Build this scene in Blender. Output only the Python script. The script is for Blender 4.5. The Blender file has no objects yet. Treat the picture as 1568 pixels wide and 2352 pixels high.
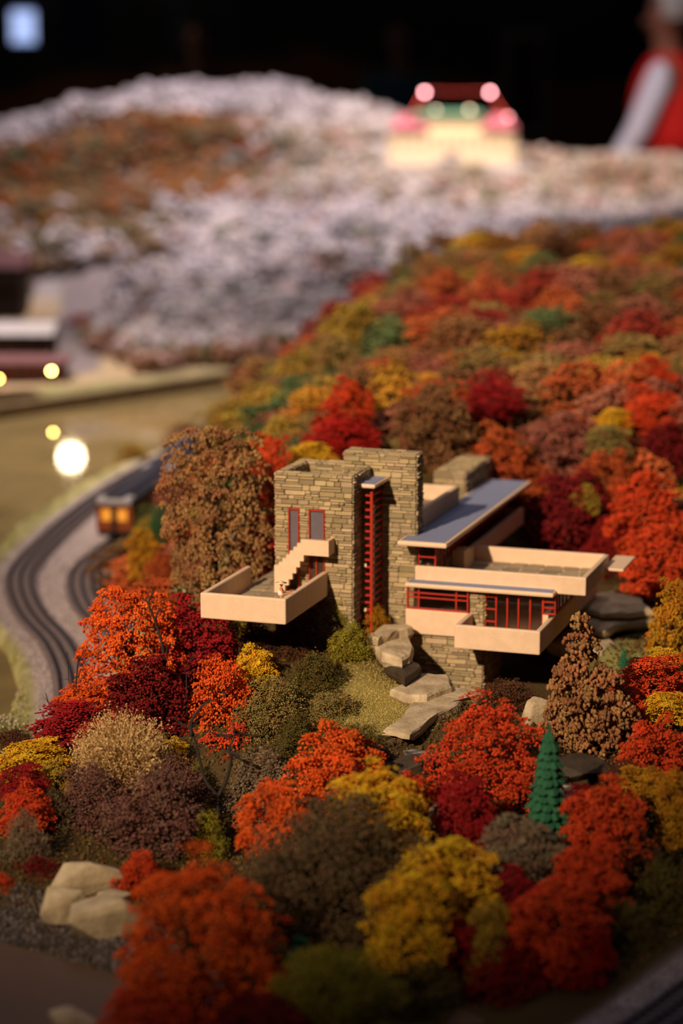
import bpy, bmesh, math, random
import numpy as np
from mathutils import Vector, Matrix

random.seed(7)
rng = np.random.default_rng(7)
SC = bpy.context.scene
COL = SC.collection
PI = math.pi

# ---------------------------------------------------------------- camera
PITCH = math.radians(11.25)
FPX = 5000.0
CAM = np.array([0.0, 0.0, 1.35])
cam_d = bpy.data.cameras.new('camera'); cam = bpy.data.objects.new('camera', cam_d); COL.objects.link(cam)
cam.location = CAM
cam.rotation_euler = (PI/2 - PITCH, 0, 0)
cam_d.sensor_fit = 'VERTICAL'; cam_d.sensor_height = 36.0; cam_d.sensor_width = 24.0
cam_d.lens = FPX/2352*36.0
cam_d.clip_start = 0.05; cam_d.clip_end = 60
cam_d.dof.use_dof = True; cam_d.dof.focus_distance = 2.37; cam_d.dof.aperture_fstop = 2.7
SC.camera = cam

# ---------------------------------------------------------------- world, lights, exposure
w = bpy.data.worlds.new('world'); SC.world = w; w.use_nodes = True
w.node_tree.nodes['Background'].inputs[0].default_value = (0.55, 0.50, 0.62, 1)
w.node_tree.nodes['Background'].inputs[1].default_value = 0.0
SC.view_settings.view_transform = 'Standard'; SC.view_settings.look = 'None'
SC.view_settings.gamma = 1; SC.view_settings.use_curve_mapping = False
SC.view_settings.exposure = 0.0

def spot(name, loc, target, energy, color, size_deg, blend, radius=0.05):
    d = bpy.data.lights.new(name, 'SPOT'); o = bpy.data.objects.new(name, d); COL.objects.link(o)
    o.location = loc; v = Vector(target) - Vector(loc)
    o.rotation_euler = v.to_track_quat('-Z', 'Y').to_euler()
    d.energy = energy; d.color = color; d.spot_size = math.radians(size_deg); d.spot_blend = blend
    d.shadow_soft_size = radius
    return o
# spotlights on the ceiling of the dark exhibition hall, all above the frame
spot('ceiling_spot_house_offscreen', (-2.65, -2.40, 3.88), (0.12, 2.86, 0.88), 2300, (1.0, 0.75, 0.51), 18.4, 1.0, 0.07)
spot('ceiling_spot_hill_offscreen', (-1.2, 4.4, 3.9), (0.2, 4.2, 0.95), 300, (1.0, 0.80, 0.64), 52, 1.0, 0.08)
spot('ceiling_spot_river_offscreen', (-1.6, 5.6, 3.9), (-0.6, 5.2, 0.6), 620, (1.0, 0.82, 0.72), 54, 1.0, 0.1)
spot('ceiling_spot_snow_offscreen', (-0.6, 6.6, 3.9), (-0.3, 7.8, 0.9), 660, (1.0, 0.84, 0.82), 54, 1.0, 0.1)
spot('ceiling_spot_crest_offscreen', (-0.6, 9.0, 3.9), (-0.7, 9.3, 1.2), 380, (1.0, 0.84, 0.90), 55, 1.0, 0.1)
spot('ceiling_spot_station_offscreen', (0.9, 7.0, 3.9), (0.98, 8.75, 1.1), 700, (1.0, 0.78, 0.62), 48, 1.0, 0.08)
spot('ceiling_spot_aisle_offscreen', (0.6, 8.6, 3.9), (1.5, 10.0, 1.2), 75, (0.92, 0.90, 1.0), 55, 1.0, 0.1)
# added dim area fill standing in for the hall's general ceiling lighting
ad = bpy.data.lights.new('hall_fill_light_offscreen', 'AREA'); ao = bpy.data.objects.new('hall_fill_light_offscreen', ad); COL.objects.link(ao)
ad.shape = 'RECTANGLE'; ad.size = 4.5; ad.size_y = 8.5; ao.location = (0, 4.6, 3.95); ad.energy = 32; ad.color = (0.96, 0.88, 1.0)

# ---------------------------------------------------------------- helpers
def lin(r, g, b):
    f = lambda c: (c/255/12.92) if c/255 <= 0.04045 else ((c/255+0.055)/1.055)**2.4
    return (f(r), f(g), f(b))
_F = np.array([0, math.cos(PITCH), -math.sin(PITCH)]); _U = np.array([0, math.sin(PITCH), math.cos(PITCH)])
def ray(x, y): return _F + np.array([1., 0, 0])*(x-784)/FPX + _U*(1176-y)/FPX
def atY(x, y, Y):
    d = ray(x, y); return CAM + d*(Y/d[1])
def atZ(x, y, z):
    d = ray(x, y); return CAM + d*((z-CAM[2])/d[2])

def mat(name, color, rough=0.8, var=0.0, scale=200, bump=0.0, bscale=400, spec=0.3, metal=0.0, emit=None, estr=0, color2=None, detail=4):
    m = bpy.data.materials.new(name); m.use_nodes = True
    nt = m.node_tree; b = nt.nodes['Principled BSDF']
    b.inputs['Base Color'].default_value = (*color, 1); b.inputs['Roughness'].default_value = rough
    b.inputs['Specular IOR Level'].default_value = spec; b.inputs['Metallic'].default_value = metal
    tc = nt.nodes.new('ShaderNodeTexCoord')
    if var > 0 or color2:
        n = nt.nodes.new('ShaderNodeTexNoise'); n.inputs['Scale'].default_value = scale; n.inputs['Detail'].default_value = detail
        nt.links.new(tc.outputs['Object'], n.inputs['Vector'])
        mx = nt.nodes.new('ShaderNodeMix'); mx.data_type = 'RGBA'
        c2 = color2 if color2 else tuple(c*(1-var) for c in color)
        mx.inputs[6].default_value = (*color, 1); mx.inputs[7].default_value = (*c2, 1)
        mr = nt.nodes.new('ShaderNodeMapRange'); mr.inputs[1].default_value = 0.35; mr.inputs[2].default_value = 0.65
        nt.links.new(n.outputs['Fac'], mr.inputs[0]); nt.links.new(mr.outputs[0], mx.inputs[0])
        nt.links.new(mx.outputs[2], b.inputs['Base Color'])
    if bump > 0:
        n2 = nt.nodes.new('ShaderNodeTexNoise'); n2.inputs['Scale'].default_value = bscale; n2.inputs['Detail'].default_value = 5
        nt.links.new(tc.outputs['Object'], n2.inputs['Vector'])
        bp = nt.nodes.new('ShaderNodeBump'); bp.inputs['Strength'].default_value = bump; bp.inputs['Distance'].default_value = 0.002
        nt.links.new(n2.outputs['Fac'], bp.inputs['Height']); nt.links.new(bp.outputs[0], b.inputs['Normal'])
    if emit:
        b.inputs['Emission Color'].default_value = (*emit, 1); b.inputs['Emission Strength'].default_value = estr
    return m

def attr_mat(name, attr, rough=0.85, bump=0.0, bscale=300, obj_color=False, spec=0.2, var=0.35):
    """base colour = colour attribute, optionally times the object's own colour"""
    m = bpy.data.materials.new(name); m.use_nodes = True
    nt = m.node_tree; b = nt.nodes['Principled BSDF']
    b.inputs['Roughness'].default_value = rough; b.inputs['Specular IOR Level'].default_value = spec
    a = nt.nodes.new('ShaderNodeAttribute'); a.attribute_name = attr
    src = a.outputs['Color']
    if obj_color:
        oi = nt.nodes.new('ShaderNodeObjectInfo')
        mx = nt.nodes.new('ShaderNodeMix'); mx.data_type = 'RGBA'; mx.blend_type = 'MULTIPLY'; mx.inputs[0].default_value = 1
        nt.links.new(oi.outputs['Color'], mx.inputs[6]); nt.links.new(src, mx.inputs[7]); src = mx.outputs[2]
    nt.links.new(src, b.inputs['Base Color'])
    if bump > 0:
        tc = nt.nodes.new('ShaderNodeTexCoord')
        n2 = nt.nodes.new('ShaderNodeTexNoise'); n2.inputs['Scale'].default_value = bscale; n2.inputs['Detail'].default_value = 5
        nt.links.new(tc.outputs['Object'], n2.inputs['Vector'])
        bp = nt.nodes.new('ShaderNodeBump'); bp.inputs['Strength'].default_value = bump; bp.inputs['Distance'].default_value = 0.003
        nt.links.new(n2.outputs['Fac'], bp.inputs['Height']); nt.links.new(bp.outputs[0], b.inputs['Normal'])
    return m

def link(name, me, m=None, parent=None, loc=None):
    o = bpy.data.objects.new(name, me); COL.objects.link(o)
    if m is not None and me is not None and len(me.materials) == 0: me.materials.append(m)
    if parent is not None: o.parent = parent
    if loc is not None: o.location = loc
    return o
def obj(name, bm, m, parent=None, loc=None, smooth=False):
    me = bpy.data.meshes.new(name); bm.to_mesh(me); bm.free()
    if smooth: me.polygons.foreach_set('use_smooth', [True]*len(me.polygons))
    return link(name, me, m, parent, loc)
def tag(o, label, cat, group=None):
    o['label'] = label; o['category'] = cat
    if group: o['group'] = group
    return o
def struct(o): o['kind'] = 'structure'; return o
def stuff(o): o['kind'] = 'stuff'; return o
def empty(name, loc=(0, 0, 0), rz=0):
    o = bpy.data.objects.new(name, None); COL.objects.link(o); o.location = loc; o.rotation_euler = (0, 0, rz)
    o.empty_display_size = 0.02; return o

def np_mesh(name, V, Fc, cols=None, smooth=False):
    """V (n,3), Fc (k, s) faces of equal size, cols (n,3) point colours"""
    V = np.asarray(V, dtype=np.float32); Fc = np.asarray(Fc, dtype=np.int32)
    me = bpy.data.meshes.new(name); s = Fc.shape[1]
    me.vertices.add(len(V)); me.vertices.foreach_set('co', V.ravel())
    me.loops.add(Fc.size); me.loops.foreach_set('vertex_index', Fc.ravel())
    me.polygons.add(len(Fc)); me.polygons.foreach_set('loop_start', np.arange(0, Fc.size, s, dtype=np.int32))
    me.polygons.foreach_set('loop_total', np.full(len(Fc), s, dtype=np.int32))
    if smooth: me.polygons.foreach_set('use_smooth', np.ones(len(Fc), dtype=bool))
    me.update(calc_edges=True)
    if cols is not None:
        a = me.color_attributes.new('tint', 'FLOAT_COLOR', 'POINT')
        c = np.ones((len(V), 4), dtype=np.float32); c[:, :3] = cols; a.data.foreach_set('color', c.ravel())
    return me

def box(bm, x0, x1, y0, y1, z0, z1, bev=0.0, seg=2):
    r = bmesh.ops.create_cube(bm, size=1)
    vs = r['verts']
    for v in vs:
        v.co = Vector(((x0+x1)/2 + v.co.x*(x1-x0), (y0+y1)/2 + v.co.y*(y1-y0), (z0+z1)/2 + v.co.z*(z1-z0)))
    if bev > 0:
        es = {e for v in vs for e in v.link_edges}
        bmesh.ops.bevel(bm, geom=list(es), offset=bev, segments=seg, affect='EDGES', profile=0.5)
def tube(bm, pts, radii, n=7, cap=True):
    rings = []
    for i, p in enumerate(pts):
        p = Vector(p)
        d = (Vector(pts[min(i+1, len(pts)-1)]) - Vector(pts[max(i-1, 0)])).normalized()
        a = d.orthogonal().normalized() if i == 0 else (prev - d*prev.dot(d)).normalized()
        prev = a; b = d.cross(a)
        rings.append([bm.verts.new(p + (a*math.cos(2*PI*k/n) + b*math.sin(2*PI*k/n))*radii[i]) for k in range(n)])
    for r0, r1 in zip(rings, rings[1:]):
        for k in range(n): bm.faces.new((r0[k], r0[(k+1) % n], r1[(k+1) % n], r1[k]))
    if cap:
        bm.faces.new(rings[0][::-1]); bm.faces.new(rings[-1])
def lathe(bm, prof, n=16, cx=0, cy=0):
    rings = [[bm.verts.new((cx+r*math.cos(2*PI*k/n), cy+r*math.sin(2*PI*k/n), z)) for k in range(n)] for r, z in prof]
    for r0, r1 in zip(rings, rings[1:]):
        for k in range(n): bm.faces.new((r0[k], r0[(k+1) % n], r1[(k+1) % n], r1[k]))
    bm.faces.new(rings[0][::-1]); bm.faces.new(rings[-1])
def prism(bm, poly, z0, z1):
    """poly: list of (x,y,) counter-clockwise; walls from z0 to z1"""
    a = [bm.verts.new((x, y, z0)) for x, y in poly]; b = [bm.verts.new((x, y, z1)) for x, y in poly]
    n = len(poly)
    for i in range(n): bm.faces.new((a[i], a[(i+1) % n], b[(i+1) % n], b[i]))
    bm.faces.new(a[::-1]); bm.faces.new(b)

# ---------------------------------------------------------------- materials
M = {}
M['stucco'] = mat('cream_stucco', lin(238, 205, 172), 0.75, 0.08, 90, 0.35, 900)
M['stucco_gold'] = mat('cream_stucco_slab', lin(238, 205, 172), 0.7, 0.05, 90, 0.2, 900)
M['roof'] = mat('blue_grey_roofing', lin(140, 148, 178), 0.7, 0.12, 250, 0.15, 2000)
M['red'] = mat('red_window_frame', lin(178, 44, 26), 0.45, 0.1, 300)
M['mortar'] = mat('dark_mortar', lin(120, 104, 80), 0.95, 0.3, 300, 0.4, 800)
M['pane'] = mat('grey_glass_pane', lin(112, 104, 112), 0.25, 0.15, 60, spec=0.6)
def glass_mat(name, tint):
    m = mat(name, tint, 0.04, spec=0.5); b = m.node_tree.nodes['Principled BSDF']
    b.inputs['Transmission Weight'].default_value = 1.0; b.inputs['IOR'].default_value = 1.45; return m
M['pane_mid'] = glass_mat('clear_glass_pane', (.80, .78, .80)); M['pane_dark'] = M['pane_mid']
M['dark'] = mat('interior_wall', lin(132, 110, 90), 0.9)
def stone_mat():
    m = bpy.data.materials.new('fieldstone'); m.use_nodes = True; nt = m.node_tree; b = nt.nodes['Principled BSDF']
    b.inputs['Roughness'].default_value = 0.85; b.inputs['Specular IOR Level'].default_value = 0.25
    tc = nt.nodes.new('ShaderNodeTexCoord'); n = nt.nodes.new('ShaderNodeTexNoise'); n.inputs['Scale'].default_value = 130; n.inputs['Detail'].default_value = 5
    nt.links.new(tc.outputs['Object'], n.inputs['Vector'])
    a = nt.nodes.new('ShaderNodeAttribute'); a.attribute_name = 'tint'
    cr = nt.nodes.new('ShaderNodeMix'); cr.data_type = 'RGBA'; cr.inputs[6].default_value = (*lin(172, 150, 112), 1); cr.inputs[7].default_value = (*lin(210, 190, 152), 1)
    nt.links.new(n.outputs['Fac'], cr.inputs[0])
    mx = nt.nodes.new('ShaderNodeMix'); mx.data_type = 'RGBA'; mx.blend_type = 'MULTIPLY'; mx.inputs[0].default_value = 1
    nt.links.new(cr.outputs[2], mx.inputs[6]); nt.links.new(a.outputs['Color'], mx.inputs[7]); nt.links.new(mx.outputs[2], b.inputs['Base Color'])
    n2 = nt.nodes.new('ShaderNodeTexNoise'); n2.inputs['Scale'].default_value = 700; n2.inputs['Detail'].default_value = 4
    nt.links.new(tc.outputs['Object'], n2.inputs['Vector'])
    bp = nt.nodes.new('ShaderNodeBump'); bp.inputs['Strength'].default_value = 0.35; bp.inputs['Distance'].default_value = 0.001
    nt.links.new(n2.outputs['Fac'], bp.inputs['Height']); nt.links.new(bp.outputs[0], b.inputs['Normal'])
    return m
M['stone'] = stone_mat()
M['rock'] = mat('pale_rock', lin(212, 192, 158), 0.9, 0, 35, 0.6, 260, color2=lin(164, 144, 112))
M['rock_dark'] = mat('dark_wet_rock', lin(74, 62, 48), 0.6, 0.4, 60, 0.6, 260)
M['foliage'] = attr_mat('dried_flower_foliage', 'tint', 0.8, obj_color=True, spec=0.15)
M['bark'] = mat('dark_twig_bark', lin(58, 50, 46), 0.8, 0.4, 400, 0.4, 900)
M['bark_brown'] = mat('brown_stem', lin(84, 60, 38), 0.85, 0.3, 300)
M['pine'] = mat('pine_green', lin(48, 110, 76), 0.75, 0.35, 300)
M['steel'] = mat('dark_rail_steel', lin(72, 66, 76), 0.5, 0.2, 100, metal=0.3)
M['tie'] = mat('dark_sleeper', lin(134, 120, 122), 0.9, 0.3, 200)
M['ballast'] = mat('grey_ballast', lin(176, 160, 158), 0.95, 0.4, 500, 0.6, 900)
M['ground'] = attr_mat('layout_ground', 'tint', 0.95, 0.8, 260, spec=0.1)

# ---------------------------------------------------------------- ground
WATER_Z = 0.572
TRK_Z = 0.592
river_px = [(-500, 1010), (0, 944), (300, 900), (620, 852), (760, 838), (900, 830), (860, 930), (720, 962), (560, 985), (432, 1009), (300, 1060), (150, 1130),
            (60, 1184), (0, 1238), (-60, 1300), (-95, 1380), (-50, 1440), (0, 1480), (30, 1570), (0, 1642), (-70, 1720), (-400, 1800)]
RIVER = [tuple(atZ(x, y, WATER_Z+0.01)[:2]) for x, y in river_px]
stream_px = [(-200, 2190), (0, 2165), (130, 2195), (260, 2235), (330, 2300), (320, 2420), (330, 2600), (-300, 2700)]
STREAM = [tuple(atZ(x, y, WATER_Z)[:2]) for x, y in stream_px]
outer_px = [(172, 1700), (170, 1640), (166, 1590), (157, 1537), (126, 1474), (70, 1410), (45, 1347), (60, 1300), (130, 1225), (208, 1160), (312, 1090), (420, 1036), (560, 985)]
inner_px = [(330, 1500), (262, 1448), (207, 1400), (186, 1345), (202, 1302), (264, 1252), (368, 1166), (442, 1098), (520, 1040), (620, 985)]
near_px = [(1200, 2560), (1506, 2352), (1568, 2306), (1700, 2210), (1900, 2080)]
def smooth_path(pts, n):
    P = np.array(pts); t = np.linspace(0, len(P)-1, n); out = []
    for s in t:
        i = min(int(s), len(P)-2); f = s-i
        p0, p1, p2, p3 = P[max(i-1, 0)], P[i], P[i+1], P[min(i+2, len(P)-1)]
        out.append(0.5*((2*p1) + (p2-p0)*f + (2*p0-5*p1+4*p2-p3)*f*f + (3*p1-p0-3*p2+p3)*f**3))
    return np.array(out)
OUTER = smooth_path([atZ(x, y, TRK_Z) for x, y in outer_px], 160)
INNER = smooth_path([atZ(x, y, TRK_Z) for x, y in inner_px], 160)
NEAR = smooth_path([atZ(x, y, TRK_Z) for x, y in near_px], 60)

def in_poly(X, Y, poly):
    r = np.zeros(X.shape, bool); n = len(poly)
    for i in range(n):
        x0, y0 = poly[i]; x1, y1 = poly[(i+1) % n]
        c = ((y0 > Y) != (y1 > Y)) & (X < (x1-x0)*(Y-y0)/(y1-y0+1e-12)+x0)
        r ^= c
    return r
def dist_poly(X, Y, pts, closed=False):
    P = np.asarray(pts)[:, :2]; d = np.full(X.shape, 1e9); m = len(P) if closed else len(P)-1
    for i in range(m):
        a = P[i]; b = P[(i+1) % len(P)]; ab = b-a; L = ab@ab+1e-12
        t = np.clip(((X-a[0])*ab[0]+(Y-a[1])*ab[1])/L, 0, 1)
        d = np.minimum(d, np.hypot(X-a[0]-t*ab[0], Y-a[1]-t*ab[1]))
    return d

# control heights: (pixel x, pixel y, distance) of ground seen in the photograph, and plain (X, Y, z) points
ctl = [atY(*a) for a in [
    (100, 2150, 1.90), (250, 2080, 1.95), (60, 1980, 2.02), (300, 1990, 2.02), (100, 1760, 2.28), (250, 1700, 2.36), (520, 1950, 2.12), (420, 1600, 2.46), (200, 1660, 2.45),
    (640, 1700, 2.28), (520, 1480, 2.50), (700, 1520, 2.44), (800, 1610, 2.33), (850, 1700, 2.22), (900, 1640, 2.30), (960, 1600, 2.36), (830, 1470, 2.47), (950, 1600, 2.36), (1020, 1610, 2.34),
    (1050, 1790, 2.14), (980, 1780, 2.16), (1000, 1900, 2.06), (1120, 1900, 2.06), (1250, 1900, 2.04), (1350, 1740, 2.18), (1250, 1660, 2.27), (1440, 1520, 2.46), (1400, 1470, 2.56), (1440, 1390, 2.72), (1500, 1370, 2.80),
    (1500, 1690, 2.26), (1450, 2000, 1.98), (1500, 2150, 1.85), (1350, 2250, 1.78), (1100, 2270, 1.80), (1150, 2050, 1.95), (800, 2150, 1.88), (700, 2000, 2.02), (860, 1980, 2.04), (450, 2280, 1.78), (600, 2150, 1.9),
    (1300, 1330, 2.85), (1520, 1300, 2.82), (1200, 1230, 2.95), (1000, 1080, 3.02), (700, 1130, 2.95), (620, 1330, 2.72), (500, 1330, 2.70), (420, 1340, 2.78),
    (900, 960, 3.2), (1200, 930, 3.25), (1500, 950, 3.2), (750, 960, 3.45), (1100, 800, 3.6), (1400, 800, 3.6), (900, 810, 3.75), (720, 860, 4.0), (600, 960, 4.25),
    (1300, 690, 3.9), (1000, 690, 4.05), (830, 750, 4.25), (1560, 700, 3.9), (1000, 632, 4.4), (1250, 598, 4.45), (1520, 596, 4.5), (720, 838, 4.55), (1100, 622, 4.5),
]]
_yw = math.radians(18.25); _ho = CAM + ray(655.8, 1376.8)*2.42
for _u, _v, _z in ((110, 185, -147), (150, 190, -149), (200, 180, -150), (240, 160, -152), (200, 240, -150), (250, 230, -150), (290, 190, -150), (300, 240, -145), (200, 320, -140), (260, 330, -130), (150, 260, -145), (110, 260, -140), (300, 330, -112), (180, 150, -150)):
    _p = _ho + np.array([math.cos(_yw), -math.sin(_yw), 0])*_u/1000 + np.array([math.sin(_yw), math.cos(_yw), 0])*_v/1000
    ctl.append((_p[0], _p[1], _ho[2]+_z/1000))
ctl += [(x, y, .50) for x, y in ((0.2, 5.4), (0.6, 5.6), (1.2, 5.6))]
ctl += [(X, Y, .592) for X, Y in ((-.2, 4.6), (-.25, 4.2), (-.3, 3.8), (-.33, 3.4), (-.33, 3.1), (-.30, 2.85), (-.36, 2.6), (-.45, 2.9), (-.5, 3.4), (-.5, 3.9), (-.62, 2.5), (-.9, 2.2), (-1.2, 3), (-1.5, 4), (-.5, 2.2))]
ctl += [(X, Y, .575) for X, Y in ((-.5, 1.6), (0, 1.45), (-.2, 1.7), (.5, 1.4), (-.8, 1.8), (.28, 1.7), (.36, 1.85), (.2, 1.55))]
ctl += [(.75, 3.2, 1.0), (1.0, 4.2, 1.06), (.8, 2.5, .72), (.7, 2.1, .62), (1.4, 3.5, 1.05), (1.6, 5, .7)]
# far shore and hills
ctl += [(X, Y, .60) for X, Y in ((-.9, 5.6), (-.5, 5.8), (-.2, 6.0), (-1.6, 6), (-1.3, 5.3), (-.85, 6.3), (-1.1, 6.9), (-.75, 6.8), (.3, 6.2))]
ctl += [atY(*a) for a in [(300, 815, 6.05), (450, 820, 6.0), (600, 805, 6.15), (500, 730, 6.6), (650, 720, 6.6), (450, 640, 7.1), (350, 560, 7.4), (600, 560, 7.4), (800, 600, 7.2), (500, 500, 7.8), (750, 510, 7.8), (950, 520, 7.7), (1100, 520, 7.8), (1350, 520, 7.8), (200, 560, 7.7), (60, 560, 7.9), (100, 480, 8.2), (300, 460, 8.3), (500, 450, 8.3), (700, 440, 8.4), (900, 430, 8.4), (1200, 440, 8.4), (1450, 460, 8.3),
                              (150, 350, 8.7), (350, 290, 8.9), (550, 300, 8.9), (750, 330, 8.9), (60, 370, 8.9), (200, 255, 9.2), (400, 225, 9.4), (600, 225, 9.4), (780, 260, 9.3), (900, 320, 9.1), (1040, 372, 8.6), (900, 372, 8.6), (1180, 372, 8.6), (1040, 372, 8.9), (1300, 395, 9.0), (1450, 395, 9.0), (1560, 400, 9.0), (0, 360, 9.1), (100, 300, 9.3)]]
ctl += [(X, 10.2, .8) for X in (-3, -1.5, 0, 1.5, 3)] + [(-2.6, 8.6, .75), (-2.2, 7.5, .62), (2.4, 8.5, .9), (2.2, 7, .8)]
CT = np.array(ctl)
def ground_z(X, Y):
    X = np.asarray(X, float); Y = np.asarray(Y, float)
    sc = 1/np.maximum(Y, 1.4)
    num = np.zeros(X.shape); den = np.zeros(X.shape)
    for cx, cy, cz in CT:
        d2 = ((X-cx)**2 + (Y-cy)**2*0.8)*sc**2
        wgt = 1/(d2+0.00018)**2
        num += wgt*cz; den += wgt
    z = num/den
    # railway bed is level
    dt = np.minimum(dist_poly(X, Y, OUTER[::4]), dist_poly(X, Y, INNER[::4])); dn = dist_poly(X, Y, NEAR[::4])
    dt = np.minimum(dt, dn)
    k = np.clip((dt-0.045)/0.06, 0, 1); k = k*k*(3-2*k)
    z = z*k + (TRK_Z-0.004)*(1-k)
    ins = in_poly(X, Y, RIVER); dr = dist_poly(X, Y, RIVER, True)
    kr = np.clip(np.where(ins, -dr, dr)/0.03+0.15, 0, 1)
    low = WATER_Z-0.02
    z = np.where((kr < 1) & (Y < 7), np.where(ins, low, np.minimum(z, low+(z-low)*kr*1.0+0.012*kr)), z)
    ins2 = in_poly(X, Y, STREAM); d2 = dist_poly(X, Y, STREAM, True)
    z = np.where(ins2, WATER_Z-0.004-np.minimum(d2, 0.05)*0.25, np.where(d2 < 0.12, np.minimum(z, WATER_Z-0.004+d2*0.7), z))
    return z
def gz(x, y): return float(ground_z(np.array([x]), np.array([y]))[0])

def build_ground():
    ny, nx = 330, 230
    ys = 1.15*(10.4/1.15)**np.linspace(0, 1, ny); ts = np.linspace(-1, 1, nx); ts = np.sign(ts)*(np.abs(ts)**1.25)
    Yg, Tg = np.meshgrid(ys, ts, indexing='ij'); Xg = Tg*(0.33*Yg)
    X = Xg.ravel(); Y = Yg.ravel(); Z = ground_z(X, Y)
    # colour of the ground itself
    c = np.tile(np.array(lin(82, 66, 40)), (len(X), 1))
    n1 = rng.random(len(X))
    def blend(mask, col, jit=0.25):
        nonlocal c
        mask = np.clip(mask, 0, 1)[:, None]
        c = c*(1-mask) + mask*np.array(lin(*col))*(1-jit*0.5+jit*n1[:, None])
    dt = np.minimum(dist_poly(X, Y, OUTER[::3]), dist_poly(X, Y, INNER[::3])); dn = dist_poly(X, Y, NEAR[::3])
    left = (X < -0.05) & (Y > 2.3) & (Y < 5)
    blend(np.where(left, 1-np.clip((dt-0.10)/0.03, 0, 1), 0), (168, 160, 96), 0.5)
    blend(np.where((dist_poly(X, Y, RIVER, True) < 0.16) & (Y < 5), 1, 0)*(n1 > .3), (176, 168, 112), 0.6)
    blend(np.where(left, 1-np.clip((dt-0.04)/0.015, 0, 1), 0), (184, 168, 166), 0.4)
    midz = in_poly(X, Y, [tuple(p[:2]) for p in OUTER[::10]] + [tuple(p[:2]) for p in INNER[::-10]])
    blend(midz*1.0, (190, 174, 172), 0.3)
    blend(1-np.clip((dn-0.045)/0.02, 0, 1), (170, 150, 150), 0.4)
    g = np.array(atY(840, 1610, 2.33)); d = np.hypot((X-g[0])/.075, (Y-g[1])/.09); blend(1.5-d*1.2, (168, 150, 84), 0.3)
    g = np.array(atY(1450, 1480, 2.55)); d = np.hypot((X-g[0])/.05, (Y-g[1])/.08); blend(1.6-d*1.2, (140, 138, 84), 0.3)
    far = Y > 5.2
    blend(far*1.0, (196, 172, 138), 0.2)
    blend(far*np.clip((Z-0.63)/0.03, 0, 1), (176, 168, 168), 0.4)
    gb = dist_poly(X, Y, RIVER, True); blend(far*(gb < .035)*(X > -.95), (176, 172, 118), .3)
    road = np.array([atZ(x, y, .60)[:2] for x, y in ((-60, 700), (120, 700), (230, 690), (190, 740), (150, 780), (150, 850))])
    blend(far*(dist_poly(X, Y, road) < 0.09)*1.0, (150, 138, 138), .2)
    blend(in_poly(X, Y, STREAM)*1.0, (82, 60, 40), .8)
    ds = dist_poly(X, Y, STREAM, True); blend((~in_poly(X, Y, STREAM))*np.clip(1.2-ds/.07, 0, 1), (92, 82, 74), .8)
    V = np.stack([X, Y, Z], 1)
    i = np.arange(ny*nx).reshape(ny, nx)
    Fc = np.stack([i[:-1, :-1], i[:-1, 1:], i[1:, 1:], i[1:, :-1]], -1).reshape(-1, 4)
    o = link('layout_ground', np_mesh('layout_ground', V, Fc, c, True), M['ground']); struct(o); return o
build_ground()

# room shell
def simple_box(name, a, m, bev=0):
    bm = bmesh.new(); box(bm, *a, bev); return obj(name, bm, m)
M['black'] = mat('black_floor', lin(30, 28, 30), 0.8, 0.3, 3)
struct(simple_box('floor', (-6, 6, -3, 17, -0.1, 0), M['black']))
struct(simple_box('ceiling', (-6, 6, -3, 17, 4.0, 4.1), M['black']))
struct(simple_box('wall_left', (-6.1, -6, -3, 17, 0, 4), M['black']))
struct(simple_box('wall_right', (6, 6.1, -3, 17, 0, 4), M['black']))
struct(simple_box('wall_front', (-6, 6, -3.1, -3, 0, 4), M['black']))
def mural_mat():
    m = bpy.data.materials.new('painted_hill_mural'); m.use_nodes = True; nt = m.node_tree; b = nt.nodes['Principled BSDF']
    b.inputs['Roughness'].default_value = 0.9
    tc = nt.nodes.new('ShaderNodeTexCoord'); sp = nt.nodes.new('ShaderNodeSeparateXYZ'); nt.links.new(tc.outputs['Object'], sp.inputs[0])
    n = nt.nodes.new('ShaderNodeTexNoise'); n.inputs['Scale'].default_value = 0.9; n.inputs['Detail'].default_value = 3
    nt.links.new(tc.outputs['Object'], n.inputs['Vector'])
    ad = nt.nodes.new('ShaderNodeMath'); ad.operation = 'MULTIPLY_ADD'; ad.inputs[1].default_value = 0.9; nt.links.new(n.outputs['Fac'], ad.inputs[0]); nt.links.new(sp.outputs['Z'], ad.inputs[2])
    cr = nt.nodes.new('ShaderNodeValToRGB'); mr = nt.nodes.new('ShaderNodeMapRange'); mr.inputs[1].default_value = 0.8; mr.inputs[2].default_value = 3.2
    nt.links.new(ad.outputs[0], mr.inputs[0]); nt.links.new(mr.outputs[0], cr.inputs[0])
    e = cr.color_ramp.elements; e[0].position = 0.0; e[0].color = (*lin(92, 56, 26), 1); e[1].position = 1; e[1].color = (*lin(44, 44, 56), 1)
    for p, c in ((0.42, lin(110, 62, 22)), (0.47, lin(34, 32, 40)), (0.6, lin(30, 30, 38)), (0.66, lin(52, 52, 64))):
        x = e.new(p); x.color = (*c, 1)
    nt.links.new(cr.outputs[0], b.inputs['Base Color']); return m
struct(simple_box('wall_back', (-6, 6, 16.4, 16.5, 0, 4), mural_mat()))
struct(simple_box('layout_table', (-2.4, 2.4, 1.2, 10.3, 0, 0.46), M['black']))

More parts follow.
